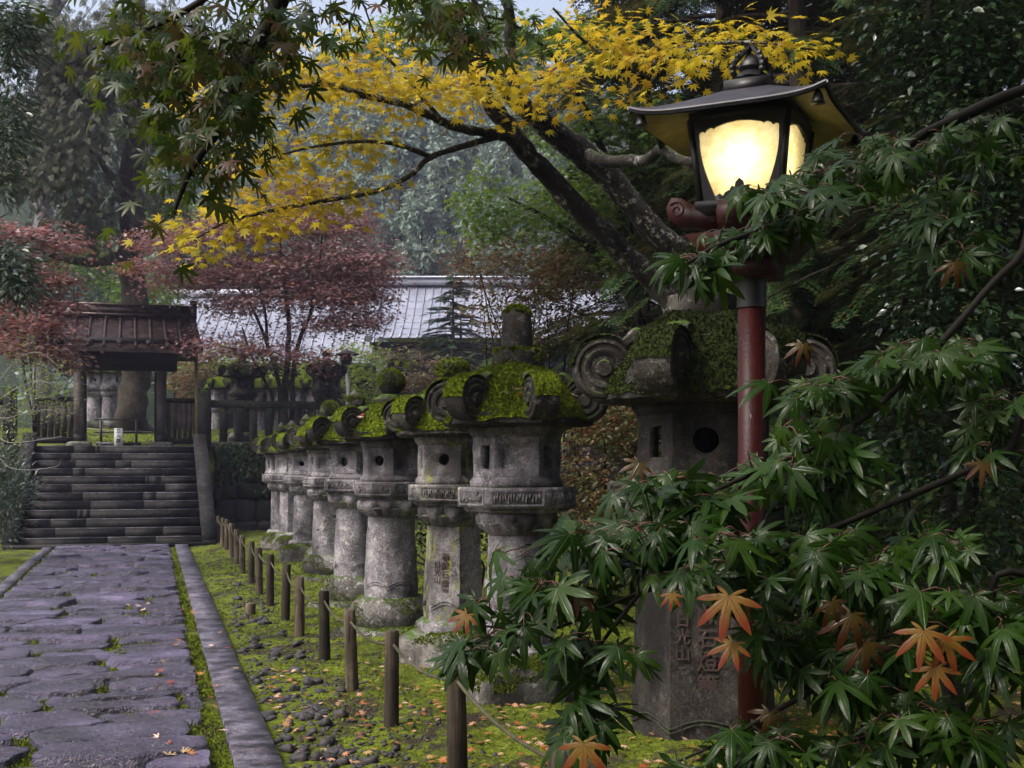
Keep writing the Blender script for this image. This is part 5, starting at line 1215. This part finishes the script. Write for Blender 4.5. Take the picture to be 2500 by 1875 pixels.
for x, y, s_, k in ((5.6, 4.4, 1.1, 2), (4.6, 1.6, 1.0, 2), (8.5, 2.5, 1.2, 2), (3.6, -1.0, 1.0, 2), (9.5, 6.0, 1.4, 1), (6.5, -1.5, 1.2, 2), (7.2, 7.2, 1.15, 2), (1.4, -3.6, 1.0, 0), (3.6, -3.4, 1.0, 1), (-.9, -4.6, 1.0, 1), (5.4, -3.8, 1.1, 0), (-3.4, -2.6, 1.0, 0), (2.4, -5.5, 1.2, 1)):  # unseen trees added to block sky light from the foreground
    cypress(x, y, .3, s_, x, 'unseen tall cypress added near the viewer to shade the foreground', k)

# ---- turning shrubs behind the lanterns
def shrub(name, label, u0, d0, rows, T, m, size, lm, spread=.12, stems=6, wood_='twig', style='layer', z0=None, **k):
    b0 = W(u0, HORIZON, d0); b0[2] = float(gz(b0[0], b0[1])) if z0 is None else z0; tg = pads(rows); ms = []
    for q in tg[rng.choice(len(tg), min(stems, len(tg)), replace=False)]:
        ms.append(([b0 + rng.normal(0, .08, 3) * [1, 1, 0] - UP * .1, b0 + (q - b0) * .35 + rng.normal(0, .1, 3), b0 + (q - b0) * .7 + rng.normal(0, .08, 3), q], .022 * k.get('thick', 1), .005))
    k.pop('thick', None)
    return plant(name, label, 'shrub' if 'tree' not in name and 'maple' not in name else 'tree', b0, ms, tg, T, m, size, lm, spread, style, wood_, .0035, **k)
shrub('turning_shrub', 'tall thin-stemmed shrub with green to pink leaves between the jug-topped lantern and the leaning trunks', 1340, 13.6, [(1250, 640, 13.4, 170, 80, .6, 150), (1420, 680, 13.6, 130, 100, .6, 150), (1330, 790, 13.5, 160, 80, .6, 140), (1480, 800, 13.4, 90, 80, .5, 70), (1230, 740, 13.3, 90, 80, .5, 60), (1170, 640, 13.3, 60, 50, .4, 25)], OV, 10, .062, 'leaf_mixed', .13, 9)
shrub('turning_shrub', 'low dense shrub with small turning leaves seen between the ringed lantern and the largest one', 1480, 11.2, [(1440, 1050, 11.2, 90, 110, .4, 130), (1530, 1050, 11.2, 80, 120, .4, 120), (1480, 1220, 11.0, 130, 90, .4, 110), (1400, 1200, 11.0, 60, 100, .3, 40)], OV, 12, .05, 'leaf_mixed', .10, 8)
shrub('dark_shrub', 'dark green shrub low behind the inscribed lantern', 1180, 12.6, [(1040, 1270, 12.6, 90, 90, .5, 90), (1180, 1260, 12.6, 110, 110, .5, 110), (1320, 1300, 12.4, 110, 90, .5, 90), (900, 1280, 14.5, 90, 60, .5, 50)], OV, 11, .06, 'leaf_ivy', .13, 7)
shrub('dark_shrub', 'dark low shrub in deep shade behind the largest lantern', 1950, 9.6, [(1900, 1450, 9.4, 180, 130, .6, 150), (2150, 1480, 9.4, 180, 130, .6, 140), (2380, 1450, 9.0, 180, 150, .6, 120), (1850, 1280, 9.8, 150, 120, .5, 90), (2050, 1250, 9.8, 160, 120, .5, 80), (1640, 1330, 9.9, 80, 120, .5, 50)], OV, 10, .06, 'leaf_ivy', .13, 9)
shrub('dark_shrub', 'small dark shrub at the foot of the lantern row nearest the rubble wall', 880, 22, [(860, 1240, 22, 80, 50, .6, 60), (780, 1190, 25, 90, 60, .6, 50)], OV, 9, .08, 'leaf_ivy', .16, 5)

# ---- red maples
rb_ = W(700, HORIZON, 28.9); rb_[2] = 2.0
def R3(rows): return [W(u, v, d) for u, v, d in rows]
mains = [([rb_, W(695, 960, 28.9), W(705, 850, 28.9), W(700, 740, 28.8), W(690, 640, 28.7), W(680, 540, 28.6)], .09, .02), ([rb_ + [.1, 0, 0], W(720, 880, 28.8), W(760, 760, 28.7), W(800, 690, 28.5), W(870, 640, 28.3)], .07, .012),
         ([rb_ - [.1, 0, 0], W(680, 940, 28.8), W(655, 850, 28.7), W(610, 740, 28.5), W(530, 660, 28.2), W(430, 620, 28)], .06, .012), (R3([(655, 850, 28.7), (640, 720, 28.4), (590, 620, 28.2), (520, 560, 28)]), .035, .01),
         (R3([(760, 760, 28.7), (780, 640, 28.6), (790, 540, 28.6)]), .03, .01), (R3([(610, 740, 28.5), (540, 745, 28.1), (490, 770, 27.8)]), .025, .008), (R3([(720, 880, 28.8), (650, 855, 28.2), (560, 850, 27.8)]), .02, .008),
         ([rb_ + [-.45, 0, 0], W(668, 985, 28.9), W(640, 920, 28.8), W(610, 860, 28.7), W(590, 800, 28.5)], .05, .02)]
tg = pads([(560, 560, 28.4, 170, 35, 1.2, 130), (420, 590, 28.0, 130, 32, 1.0, 90), (700, 540, 28.7, 150, 50, 1.2, 120), (820, 540, 28.7, 100, 45, 1.0, 70), (640, 640, 28.5, 170, 32, 1.2, 110), (860, 640, 28.4, 110, 38, 1.0, 80), (480, 680, 28.0, 150, 32, 1.0, 100), (600, 740, 28.2, 130, 28, 1.0, 70), (890, 720, 28.2, 90, 30, .8, 60), (560, 850, 27.8, 130, 28, .8, 80), (720, 865, 28.0, 110, 26, .8, 60), (380, 650, 27.8, 110, 22, .8, 50), (680, 680, 28.6, 270, 170, 1.6, 300), (860, 660, 28.4, 130, 140, 1.2, 130), (740, 460, 28.8, 90, 30, .8, 40), (790, 720, 28.4, 110, 32, .8, 70), (880, 780, 28.3, 80, 30, .8, 50), (730, 690, 28.6, 100, 30, .8, 60), (900, 680, 28.3, 60, 25, .6, 30), (800, 790, 28.3, 90, 26, .7, 45)])
plant('red_maple', 'dusky red maple with several dark stems standing behind the balustrade right of the gate', 'tree', rb_, mains, np.concatenate([tg, tg[::2] + rng.normal(0, .18, tg[::2].shape)]), M5, 12, .088, 'leaf_red', .25, 'layer', 'bark', .006, zsp=.25, maxtwig=2.6)
lb0 = W(-260, HORIZON, 18.5); lb0[2] = .3
mains = [([lb0, lb0 + [0, 0, 1.5], W(-150, 860, 18.2), W(-40, 760, 18), W(80, 700, 17.6), W(180, 690, 17.4)], .09, .012), (R3([(-150, 860, 18.2), (-60, 640, 18), (60, 590, 17.8), (160, 570, 17.6)]), .05, .01), (R3([(-40, 760, 18), (60, 800, 17.5), (150, 830, 17.2)]), .03, .008), (R3([(-60, 640, 18), (-40, 560, 18), (20, 520, 18)]), .02, .008)]
tg = pads([(40, 570, 17.9, 110, 25, .6, 60), (150, 590, 17.7, 70, 20, .5, 25), (60, 660, 17.8, 120, 35, .6, 70), (110, 690, 17.5, 80, 28, .5, 50), (50, 740, 17.7, 110, 32, .6, 70), (80, 790, 17.3, 90, 32, .5, 60), (165, 750, 17.4, 40, 12, .2, 14), (30, 830, 17.4, 90, 30, .5, 50), (90, 860, 17.2, 80, 26, .4, 40), (150, 800, 17.2, 40, 16, .2, 14), (160, 880, 17.2, 40, 14, .2, 12)])
plant('red_maple', 'dusky red maple leaning in from the left edge over the gate roof', 'tree', lb0, mains, np.concatenate([tg, tg[::2] + rng.normal(0, .12, tg[::2].shape)]), M5, 11, .072, 'leaf_red', .15, 'layer', 'bark', .004, zsp=.25, maxtwig=1.8)

# ---- plants on the left
tb = W(-90, HORIZON, 17.0); tb[2] = .2; mains = [([tb, W(-60, 1050, 16.9), W(20, 900 + 60 * i, 16.7), W(90 + 10 * i, 860 + 70 * i, 16.5), W(150, 900 + 55 * i, 16.4)], .006, .002) for i in range(5)]
tg = pads([(60, 850, 16.7, 70, 60, .4, 70), (120, 930, 16.5, 80, 60, .3, 110), (60, 1000, 16.6, 80, 60, .4, 80), (150, 980, 16.4, 50, 40, .3, 50), (30, 1080, 16.6, 50, 50, .3, 50), (90, 960, 16.5, 90, 90, .4, 160)])
tg = np.concatenate([tg, tg + rng.normal(0, .12, tg.shape)])
plant('bare_bush', 'bush of fine bare pale twigs at the left edge in front of the gate wing', 'shrub', tb, mains, tg, OV, 1, .045, 'leaf_lime', .05, 'layer', 'twig_pale', .0075, sides=3, wob=.10)
gb = W(-60, HORIZON, 19.6); gb[2] = .0
mains = [([gb, W(-40, 1250, 19.5), W(0, 1180, 19.4)], .03, .01), ([gb, W(-20, 1300, 19.5), W(40, 1230, 19.3)], .03, .01)]
plant('evergreen_bush', 'grey-green glossy bush at the left end of the stone stairs', 'shrub', gb, mains, pads([(15, 1180, 19.5, 60, 70, .5, 120), (0, 1270, 19.4, 60, 60, .5, 90), (50, 1210, 19.3, 30, 40, .3, 35), (0, 1110, 19.6, 30, 30, .3, 25)]), LANCE, 9, .10, 'leaf_grey', .11, 'up', 'twig', .004, zsp=.9)
lbx = W(-160, HORIZON, 10.5); lbx[2] = .1
mains = [([lbx, lbx + [0, 0, 2], W(-80, 600, 10.4), W(-40, 300, 10.3), W(0, 60, 10.2)], .06, .012), (R3([(-80, 600, 10.4), (-20, 600, 10.3), (30, 640, 10.2)]), .02, .006)]
plant('evergreen_tree', 'grey-green narrow-leaved evergreen along the upper left edge', 'tree', lbx, mains, pads([(20, 100, 10.2, 55, 110, .4, 110), (60, 60, 10.3, 50, 60, .3, 40), (20, 310, 10.2, 45, 80, .4, 90), (10, 640, 10.2, 75, 60, .4, 90), (50, 700, 10.1, 50, 35, .3, 40), (0, 450, 10.3, 25, 50, .3, 30)]), LANCE, 10, .085, 'leaf_grey', .085, 'layer', 'twig', .003, zsp=.9)
cb = W(322, HORIZON, 33.0); cb[2] = 2.3
mains = [([cb, cb + [0, 0, .3], W(330, 900, 33), W(322, 540, 33), W(320, 400, 33), W(330, 250, 33), W(335, 60, 33), W(335, -120, 33)], .44, .2), (R3([(318, 440, 33), (270, 430, 32.4), (240, 390, 32), (200, 372, 31.8), (120, 390, 31.5)]), .11, .03), (R3([(325, 350, 33), (400, 345, 32), (450, 300, 31.5)]), .10, .03),
         (R3([(325, 300, 33), (250, 265, 32.2), (180, 230, 32), (90, 235, 31.8)]), .12, .03), (R3([(250, 410, 32.2), (262, 370, 32), (270, 340, 31.8)]), .05, .02), (R3([(330, 200, 33), (240, 140, 32), (150, 90, 31.5)]), .1, .03), (R3([(330, 150, 33), (420, 110, 32), (500, 90, 31.5)]), .1, .03), (R3([(318, 500, 33), (290, 480, 32.8), (268, 440, 32.6)]), .06, .02), (R3([(322, 620, 33), (200, 640, 32), (90, 615, 31.5)]), .16, .06)]
tg = pads([(150, 110, 31.8, 140, 70, 1, 130), (60, 260, 31.8, 80, 60, 1, 60), (200, 210, 32, 80, 40, 1, 80), (200, 330, 31.8, 70, 30, 1, 60), (170, 420, 31.6, 60, 40, 1, 50), (420, 300, 31.8, 60, 50, 1, 50), (230, 500, 32.2, 50, 40, 1, 30), (420, 110, 32, 90, 60, 1, 60), (330, 60, 32.5, 100, 50, 1, 60), (200, 560, 32, 80, 40, 1, 50), (390, 500, 34, 60, 40, .6, 30), (30, 420, 32, 60, 60, 1, 50)])
plant('cedar_tree', 'old cedar with a thick dark trunk and fine olive sprays behind the gate', 'tree', cb, mains, np.concatenate([tg, tg[::2] + rng.normal(0, .3, tg[::2].shape)]), FROND, 9, .27, 'leaf_olive', .42, 'droop', 'bark_cedar', .012, .1, zsp=.7)
pb_ = W(105, HORIZON, 44.0); pb_[2] = 2.6
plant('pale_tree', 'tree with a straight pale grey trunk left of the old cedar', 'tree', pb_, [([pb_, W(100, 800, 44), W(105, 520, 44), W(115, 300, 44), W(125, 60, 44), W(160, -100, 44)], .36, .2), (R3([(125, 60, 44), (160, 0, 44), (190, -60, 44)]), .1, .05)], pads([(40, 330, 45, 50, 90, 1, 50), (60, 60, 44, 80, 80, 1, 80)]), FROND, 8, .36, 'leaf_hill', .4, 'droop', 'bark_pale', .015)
for u_, v_, ru, rv, d_, lm, lb in ((230, 650, 120, 55, 40, 'leaf_green', 'green bush above the left half of the gate roof'), (430, 540, 80, 60, 42, 'leaf_green', 'broad green bush right of the old cedar trunk'), (90, 640, 90, 60, 41, 'leaf_olive', 'olive bush behind the red maple at the left edge'), (350, 720, 100, 50, 39, 'leaf_green', 'green bush directly behind the gate ridge'), (560, 900, 120, 70, 38, 'leaf_lime', 'yellow-green bush behind the balustrade left of the red maple stems'), (480, 920, 60, 70, 37, 'leaf_mixed', 'turning bush beside the tall yellowish pole')):
    shrub('background_bush', lb, u_, d_, [(u_, v_, d_, ru, rv, 1.2, 130)], DIA, 12, .2, lm, .35, 4, 'twig', z0=2.4, thick=2)
shrub('lime_maple', 'bright yellow-green little maple beyond the small hooded lamp', 890, 37, [(880, 880, 37, 70, 60, 1, 90), (950, 930, 36.5, 60, 50, .8, 70), (830, 950, 37, 70, 40, .8, 50), (760, 900, 37, 60, 40, .8, 50), (900, 985, 37, 60, 30, .8, 40)], M5, 9, .12, 'leaf_lime', .25, 5, 'bark', z0=2.5, thick=2)
shrub('pale_bush', 'pale pink-tinged bush in front of the hall wall', 1010, 35, [(1010, 930, 35, 80, 40, .8, 80), (1090, 900, 35, 70, 40, .8, 60), (980, 870, 36, 60, 26, .6, 40)], M5, 9, .12, 'leaf_mixed', .22, 5, 'twig_pale', z0=2.5)

# ---- the fir before the hall and the conifers on the hill
fb2 = W(1105, HORIZON, 41); fb2[2] = 2.7; hgt = EYE + (HORIZON - 672) * 41 / F_PX - 2.7
ft = tag(empty('fir_tree', fb2), 'young dark green fir in front of the hall roof', 'tree'); wb, lb = MB(), MB(); wb.vf(tube([(0, 0, 0), (.02, 0, hgt)], [.13, .02], 8)); wb.vf(tube([(.35, .3, 0), (.36, .3, hgt * .78)], [.11, .02], 8))
P, Fd = [], []; z = .9
while z < hgt:
    L = 2.0 * (1 - z / hgt) ** .75 + .12; a = rng.uniform(0, 2 * pi); o = np.array([cos(a), sin(a), 0]); off = np.array([.35, .3, 0]) if rng.random() < .35 and z < hgt * .75 else np.zeros(3)
    pts = np.array([off + o * L * t + UP * (z + .18 * L * t - .25 * L * t * t) for t in np.linspace(0, 1, 6)]); wb.vf(tube(pts, np.linspace(.02, .006, 6), 4))
    for t in np.linspace(.15, 1, int(5 + 12 * L)): P.append(np.array([np.interp(t, np.linspace(0, 1, 6), pts[:, i]) for i in range(3)])); Fd.append(o * .8 + rng.normal(0, .35, 3) * [1, 1, .2] - UP * .1)
    z += .035
place(lb, FROND_F, np.array(P), np.array(Fd), UP + rng.normal(0, .2, (len(P), 3)), .34 * rng.uniform(.7, 1.2, len(P))); part('trunk', wb, M['bark'], ft, True); part('crown', lb, M['leaf_fir'], ft)

def hill_conifer(seed):
    global rng
    keep = rng; rng = np.random.default_rng(seed); wb, lb = MB(), MB(); h = 9.0; wb.vf(tube([(0, 0, -.5), (.1, 0, h)], [.22, .04], 6)); P, Nn = [], []
    for i in range(70):
        z = 1.2 + (h - 1.4) * rng.random() ** .8; R = 2.5 * (1 - (z / (h + .6)) ** 1.6) * rng.uniform(.45, 1.05); a = rng.uniform(0, 2 * pi); c = np.array([R * cos(a), R * sin(a), z - .15 * R]); wb.vf(tube([(0, 0, z - .2), c], [.05, .015], 3))
        D = unit(rng.normal(0, 1, (46, 3)) + [0, 0, .25]); rr = rng.uniform(.35, .75); P.append(c + D * rr * np.array([1, 1, .7])); Nn.append(D)
    P = np.concatenate(P); Nn = np.concatenate(Nn); place(lb, DIA, P, rng.normal(0, 1, P.shape) + Nn * .6 - UP * .2, Nn + rng.normal(0, .4, P.shape), .48 * rng.uniform(.6, 1.3, len(P))); rng = keep
    return mesh('hill_wood', wb), mesh('hill_crown', lb)
HC = [hill_conifer(s) for s in (1, 2, 3, 4)]; cnt = 0
for d_ in np.arange(62, 172, 5.0):
    for u_ in np.arange(150 + 60 * rng.random(), 1330, 4.6 * F_PX / d_):
        dd = d_ + rng.uniform(-2, 2); p = W(u_ + rng.uniform(-45, 45) * 100 / d_, HORIZON, dd)
        if cnt >= 298: continue
        s = rng.uniform(.7, 1.1) * (.55 if d_ < 76 and u_ > 500 else 1); k = rng.integers(0, 4)
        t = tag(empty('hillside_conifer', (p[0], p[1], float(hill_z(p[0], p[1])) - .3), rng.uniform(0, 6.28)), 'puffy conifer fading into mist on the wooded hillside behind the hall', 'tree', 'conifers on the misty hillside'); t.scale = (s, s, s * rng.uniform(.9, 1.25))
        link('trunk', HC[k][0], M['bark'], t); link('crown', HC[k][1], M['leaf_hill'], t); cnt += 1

# ---- creeper on the wall, moss tufts, pebbles, fallen leaves
n = 5200; x = 1.6 + rng.random(n) * 6; z = 2.05 - np.abs(rng.normal(0, .55, n)); k = sn(x, z, 3, 1.6) + .7 * (z - 1.0) > -.35; P = np.stack([x, WALL_Y - .08 - .1 * rng.random(n), np.maximum(z, .1)], -1)[k]; mb = MB()
place(mb, OV, P, rng.normal(0, .6, P.shape) - UP * .8, np.array([0, -1, .5]) + rng.normal(0, .35, P.shape), .10 * rng.uniform(.6, 1.3, len(P)))
tag(part('creeper', mb, M['leaf_ivy'], kind='stuff'), 'dark leafy creeper hanging over the rubble wall', 'creeper')

def in_view(n, d0, d1, xlo, xhi, power=1.6):
    """ground points seen by the camera, denser close by"""
    d = d0 * (d1 / d0) ** (rng.random(n) ** power); u = rng.uniform(-60, 2560, n); P = WA(u, np.full(n, HORIZON), d); k = (P[:, 0] - .008 * (P[:, 1] - 6.2) > xlo) & (P[:, 0] < xhi); P = P[k]; P[:, 2] = gz(P[:, 0], P[:, 1]); return P
P = in_view(150000, 4.6, 24, .70, 9, 1.25); k = sn(P[:, 0], P[:, 1], 6, 2.3) + .6 * smoothstep(.8, 1.6, P[:, 0]) + .35 * sn(P[:, 0], P[:, 1], 2, 9) > -.05; P = P[k]; mb = MB(); sc = np.linalg.norm(P - CAM, axis=1)[:, None] / 9
fuzz(mb, P - UP * .004, np.tile(UP, (len(P), 1)), .024 * np.clip(sc, .6, 1.6), .0065 * np.clip(sc, .6, 2), .9); tag(part('ground_moss', mb, M['moss'], kind='stuff'), 'bright cushion moss carpeting the ground', 'moss')
n = 90000; d = 5.2 * (24 / 5.2) ** rng.random(n); P = WA(rng.uniform(-20, 700, n), np.full(n, HORIZON), d); P = P[(P[:, 0] > -1.63) & (P[:, 0] < KX(P[:, 1]) + .01)]; P[:, 2] = .0; k = sn(P[:, 0], P[:, 1], 8, 1.5) > -.7; P = P[k]; mb = MB(); sc = np.linalg.norm(P - CAM, axis=1)[:, None] / 9
fuzz(mb, P, np.tile(UP, (len(P), 1)), .024 * np.clip(sc, .6, 1.3), .007 * np.clip(sc, .6, 1.6), .9); tag(part('joint_moss', mb, M['moss'], kind='stuff'), 'moss growing in the joints of the flagstone path', 'moss')
P = in_view(9000, 29.4, 36, -6, 9, 1.0); P = P[P[:, 1] > 29.9]; mb = MB(); fuzz(mb, P, np.tile(UP, (len(P), 1)), .05, .02); tag(part('lawn_moss', mb, M['moss'], kind='stuff'), 'bright mossy lawn beyond the gate', 'moss')

PB = []
for s in range(5): mb = MB(); mb.vf(rock((0, 0, 0), (1, .75, .5), s * 7, 12, 8, .26, sq=.75)); PB.append(mesh('pebble', mb, True))
def scatter_ground(n, name, meshes, mats, smin, smax, pts, lift, lab, cat, grp, flat=False):
    for i, p in enumerate(pts[:n]):
        o = link(name, meshes[i % len(meshes)], mats[i % len(mats)]); s = rng.uniform(smin, smax); o.location = (p[0], p[1], p[2] + lift * s); o.scale = (s, s, s); o.rotation_euler = (rng.normal(0, .25), rng.normal(0, .25), rng.uniform(0, 6.28)); tag(o, lab, cat, grp)
n = 2600; d = 5.6 * (17 / 5.6) ** (rng.random(n)); P = WA(rng.uniform(560, 1150, n), np.full(n, HORIZON), d); xr = P[:, 0] - KX(P[:, 1]); k = (xr > .27) & (xr < .27 + .75 * rng.random(n) ** .8) & (sn(P[:, 0], P[:, 1], 5, 1.6) > -.5); P = P[k]; P[:, 2] = gz(P[:, 0], P[:, 1]); P = P[np.argsort(np.linalg.norm(P - CAM, axis=1))]
big = P[::4][:150]; scatter_ground(150, 'pebble', PB, [M['pebble']], .018, .06, big, .1, 'dark wet pebble lying on the moss beside the kerb', 'pebble', 'dark pebbles beside the kerb')
mb = MB()
for p in P[1::3][:420]: mb.vf(rock(p, (rng.uniform(.012, .03), rng.uniform(.01, .024), .012), p[0] * 9, 8, 6, .15))
g = in_view(16000, 5.5, 22, .70, 1.75, 1.0); g = g[rng.random(len(g)) < np.clip(1.3 - (g[:, 0] - KX(g[:, 1]) - .25) * .9, .1, 1)]
for p in g[:1900]: mb.vf(rock(p, (rng.uniform(.008, .026), rng.uniform(.008, .02), rng.uniform(.006, .014)), p[0] * 9, 7, 5, .25))
tag(part('gravel', mb, M['pebble'], None, True, kind='stuff'), 'fine dark gravel in the moss beside the kerb', 'gravel')

M['fallen'] = [foliage('fallen leaf ' + n_, c_, .45, .1) for n_, c_ in (('orange', [(.38, .13, .03), (.48, .22, .06)]), ('pink', [(.55, .36, .28), (.62, .45, .36)]), ('red', [(.25, .04, .02), (.33, .07, .03)]), ('tan', [(.40, .27, .12), (.46, .34, .16)]))]
LF = []
for s in range(4):
    mb = MB(); V, Fq = MH; V = V * np.array([1, 1, 1]); V = np.c_[V[:, 0] - .35, V[:, 1], np.abs(V[:, 2]) * (.6 + s * .35) + .05 * sn(V[:, 0], V[:, 1], s, 3)]; mb.add(V, Fq)
    for q in range(4): pass
    LF.append(mb)
LFm = [[mesh('fallen_leaf', m_, True) for m_ in LF] for _ in range(4)]
n = 3400; P = in_view(n, 5.0, 15, .72, 5.5, .9); P = P[np.argsort(np.linalg.norm(P - CAM, axis=1))]; P = P[sn(P[:, 0], P[:, 1], 1, 1.1) > -.75]
onpath = []
for q in range(75):
    d = 6 * (19 / 6) ** rng.random(); u = rng.uniform(300, 690); p = W(u, HORIZON, d); xr = p[0] - KX(p[1])
    if -1.2 < xr < .24: p[2] = .048 if xr < 0 else .04; onpath.append(p)
allp = [(p, 'moss') for p in P[:215]] + [(p, 'path') for p in onpath]
CN = ['orange', 'pink', 'red', 'tan']
for i, (p, where) in enumerate(allp):
    c_ = rng.integers(0, 4); o = link('fallen_leaf', LFm[c_][i % 4], M['fallen'][c_]); s = rng.uniform(.032, .055); o.location = (p[0], p[1], p[2] + .022 + (.0 if where == 'moss' else -.012)); o.scale = (s, s, s); o.rotation_euler = (rng.normal(0, .22), rng.normal(0, .22), rng.uniform(0, 6.28))
    tag(o, 'fallen %s maple leaf lying on the %s' % (CN[c_], 'moss' if where == 'moss' else 'wet path or kerb'), 'leaf', 'fallen maple leaves on the ' + ('moss' if where == 'moss' else 'path'))
rest = P[215:1100]
if len(rest):
    mb = MB(); place(mb, M7, rest + UP * .02, unit(rng.normal(0, 1, rest.shape) * [1, 1, .1]), UP + rng.normal(0, .25, rest.shape), .045 * rng.uniform(.6, 1.1, len(rest))); tag(part('leaf_litter', mb, foliage('mixed fallen leaf', [(.25, .05, .02), (.40, .15, .04), (.42, .28, .13), (.55, .36, .28), (.40, .15, .04)], .45, .1), kind='stuff'), 'scattered fallen maple leaves further off on the moss', 'leaf litter')
def roof_leaf(L, x, y, z, s, c_, lb):
    mx = L.matrix_basis; L.rotation_euler; ca_, sa_ = cos(L.rotation_euler[2]), sin(L.rotation_euler[2]); o = link('fallen_leaf', LFm[c_][0], M['fallen'][c_]); o.location = (L.location[0] + ca_ * x - sa_ * y, L.location[1] + sa_ * x + ca_ * y, L.location[2] + z); o.scale = (s,) * 3; o.rotation_euler = (0, .5, x * 9 + y * 31 + L.rotation_euler[2]); tag(o, lb, 'leaf', 'fallen leaves on the lantern roofs')
for L, rows, nm_ in ((L2, ((.40, -.07, 1.93, 1), (.42, .01, 1.92, 0), (.37, .0, 1.95, 1), (.38, .12, 1.94, 3), (.3, .36, 1.92, 1), (.25, .2, 2.06, 0)), 'jug-topped'), (L4, ((.36, -.10, 1.92, 2), (.39, -.10, 1.90, 1)), 'ball-topped')):
    for x, y, z, c_ in rows: roof_leaf(L, x, y, z + .03, .045, c_, 'fallen %s leaf lying on the mossy roof of the %s lantern' % (CN[c_], nm_))

# ---------------------------------------------------------------- misty air
hb = MB(); hb.box((0, 105, 34), (320, 276, 72)); ho = part('haze', hb, []); ho['kind'] = 'stuff'
hmat = bpy.data.materials.new('misty air'); hmat.use_nodes = True; nt = hmat.node_tree; nt.nodes.clear(); out = nt.nodes.new('ShaderNodeOutputMaterial'); v = nt.nodes.new('ShaderNodeVolumePrincipled')
v.inputs['Color'].default_value = (.72, .70, 1.0, 1); v.inputs['Density'].default_value = .0008; v.inputs['Anisotropy'].default_value = .2
nt.links.new(v.outputs[0], out.inputs['Volume']); ho.data.materials.clear(); ho.data.materials.append(hmat)
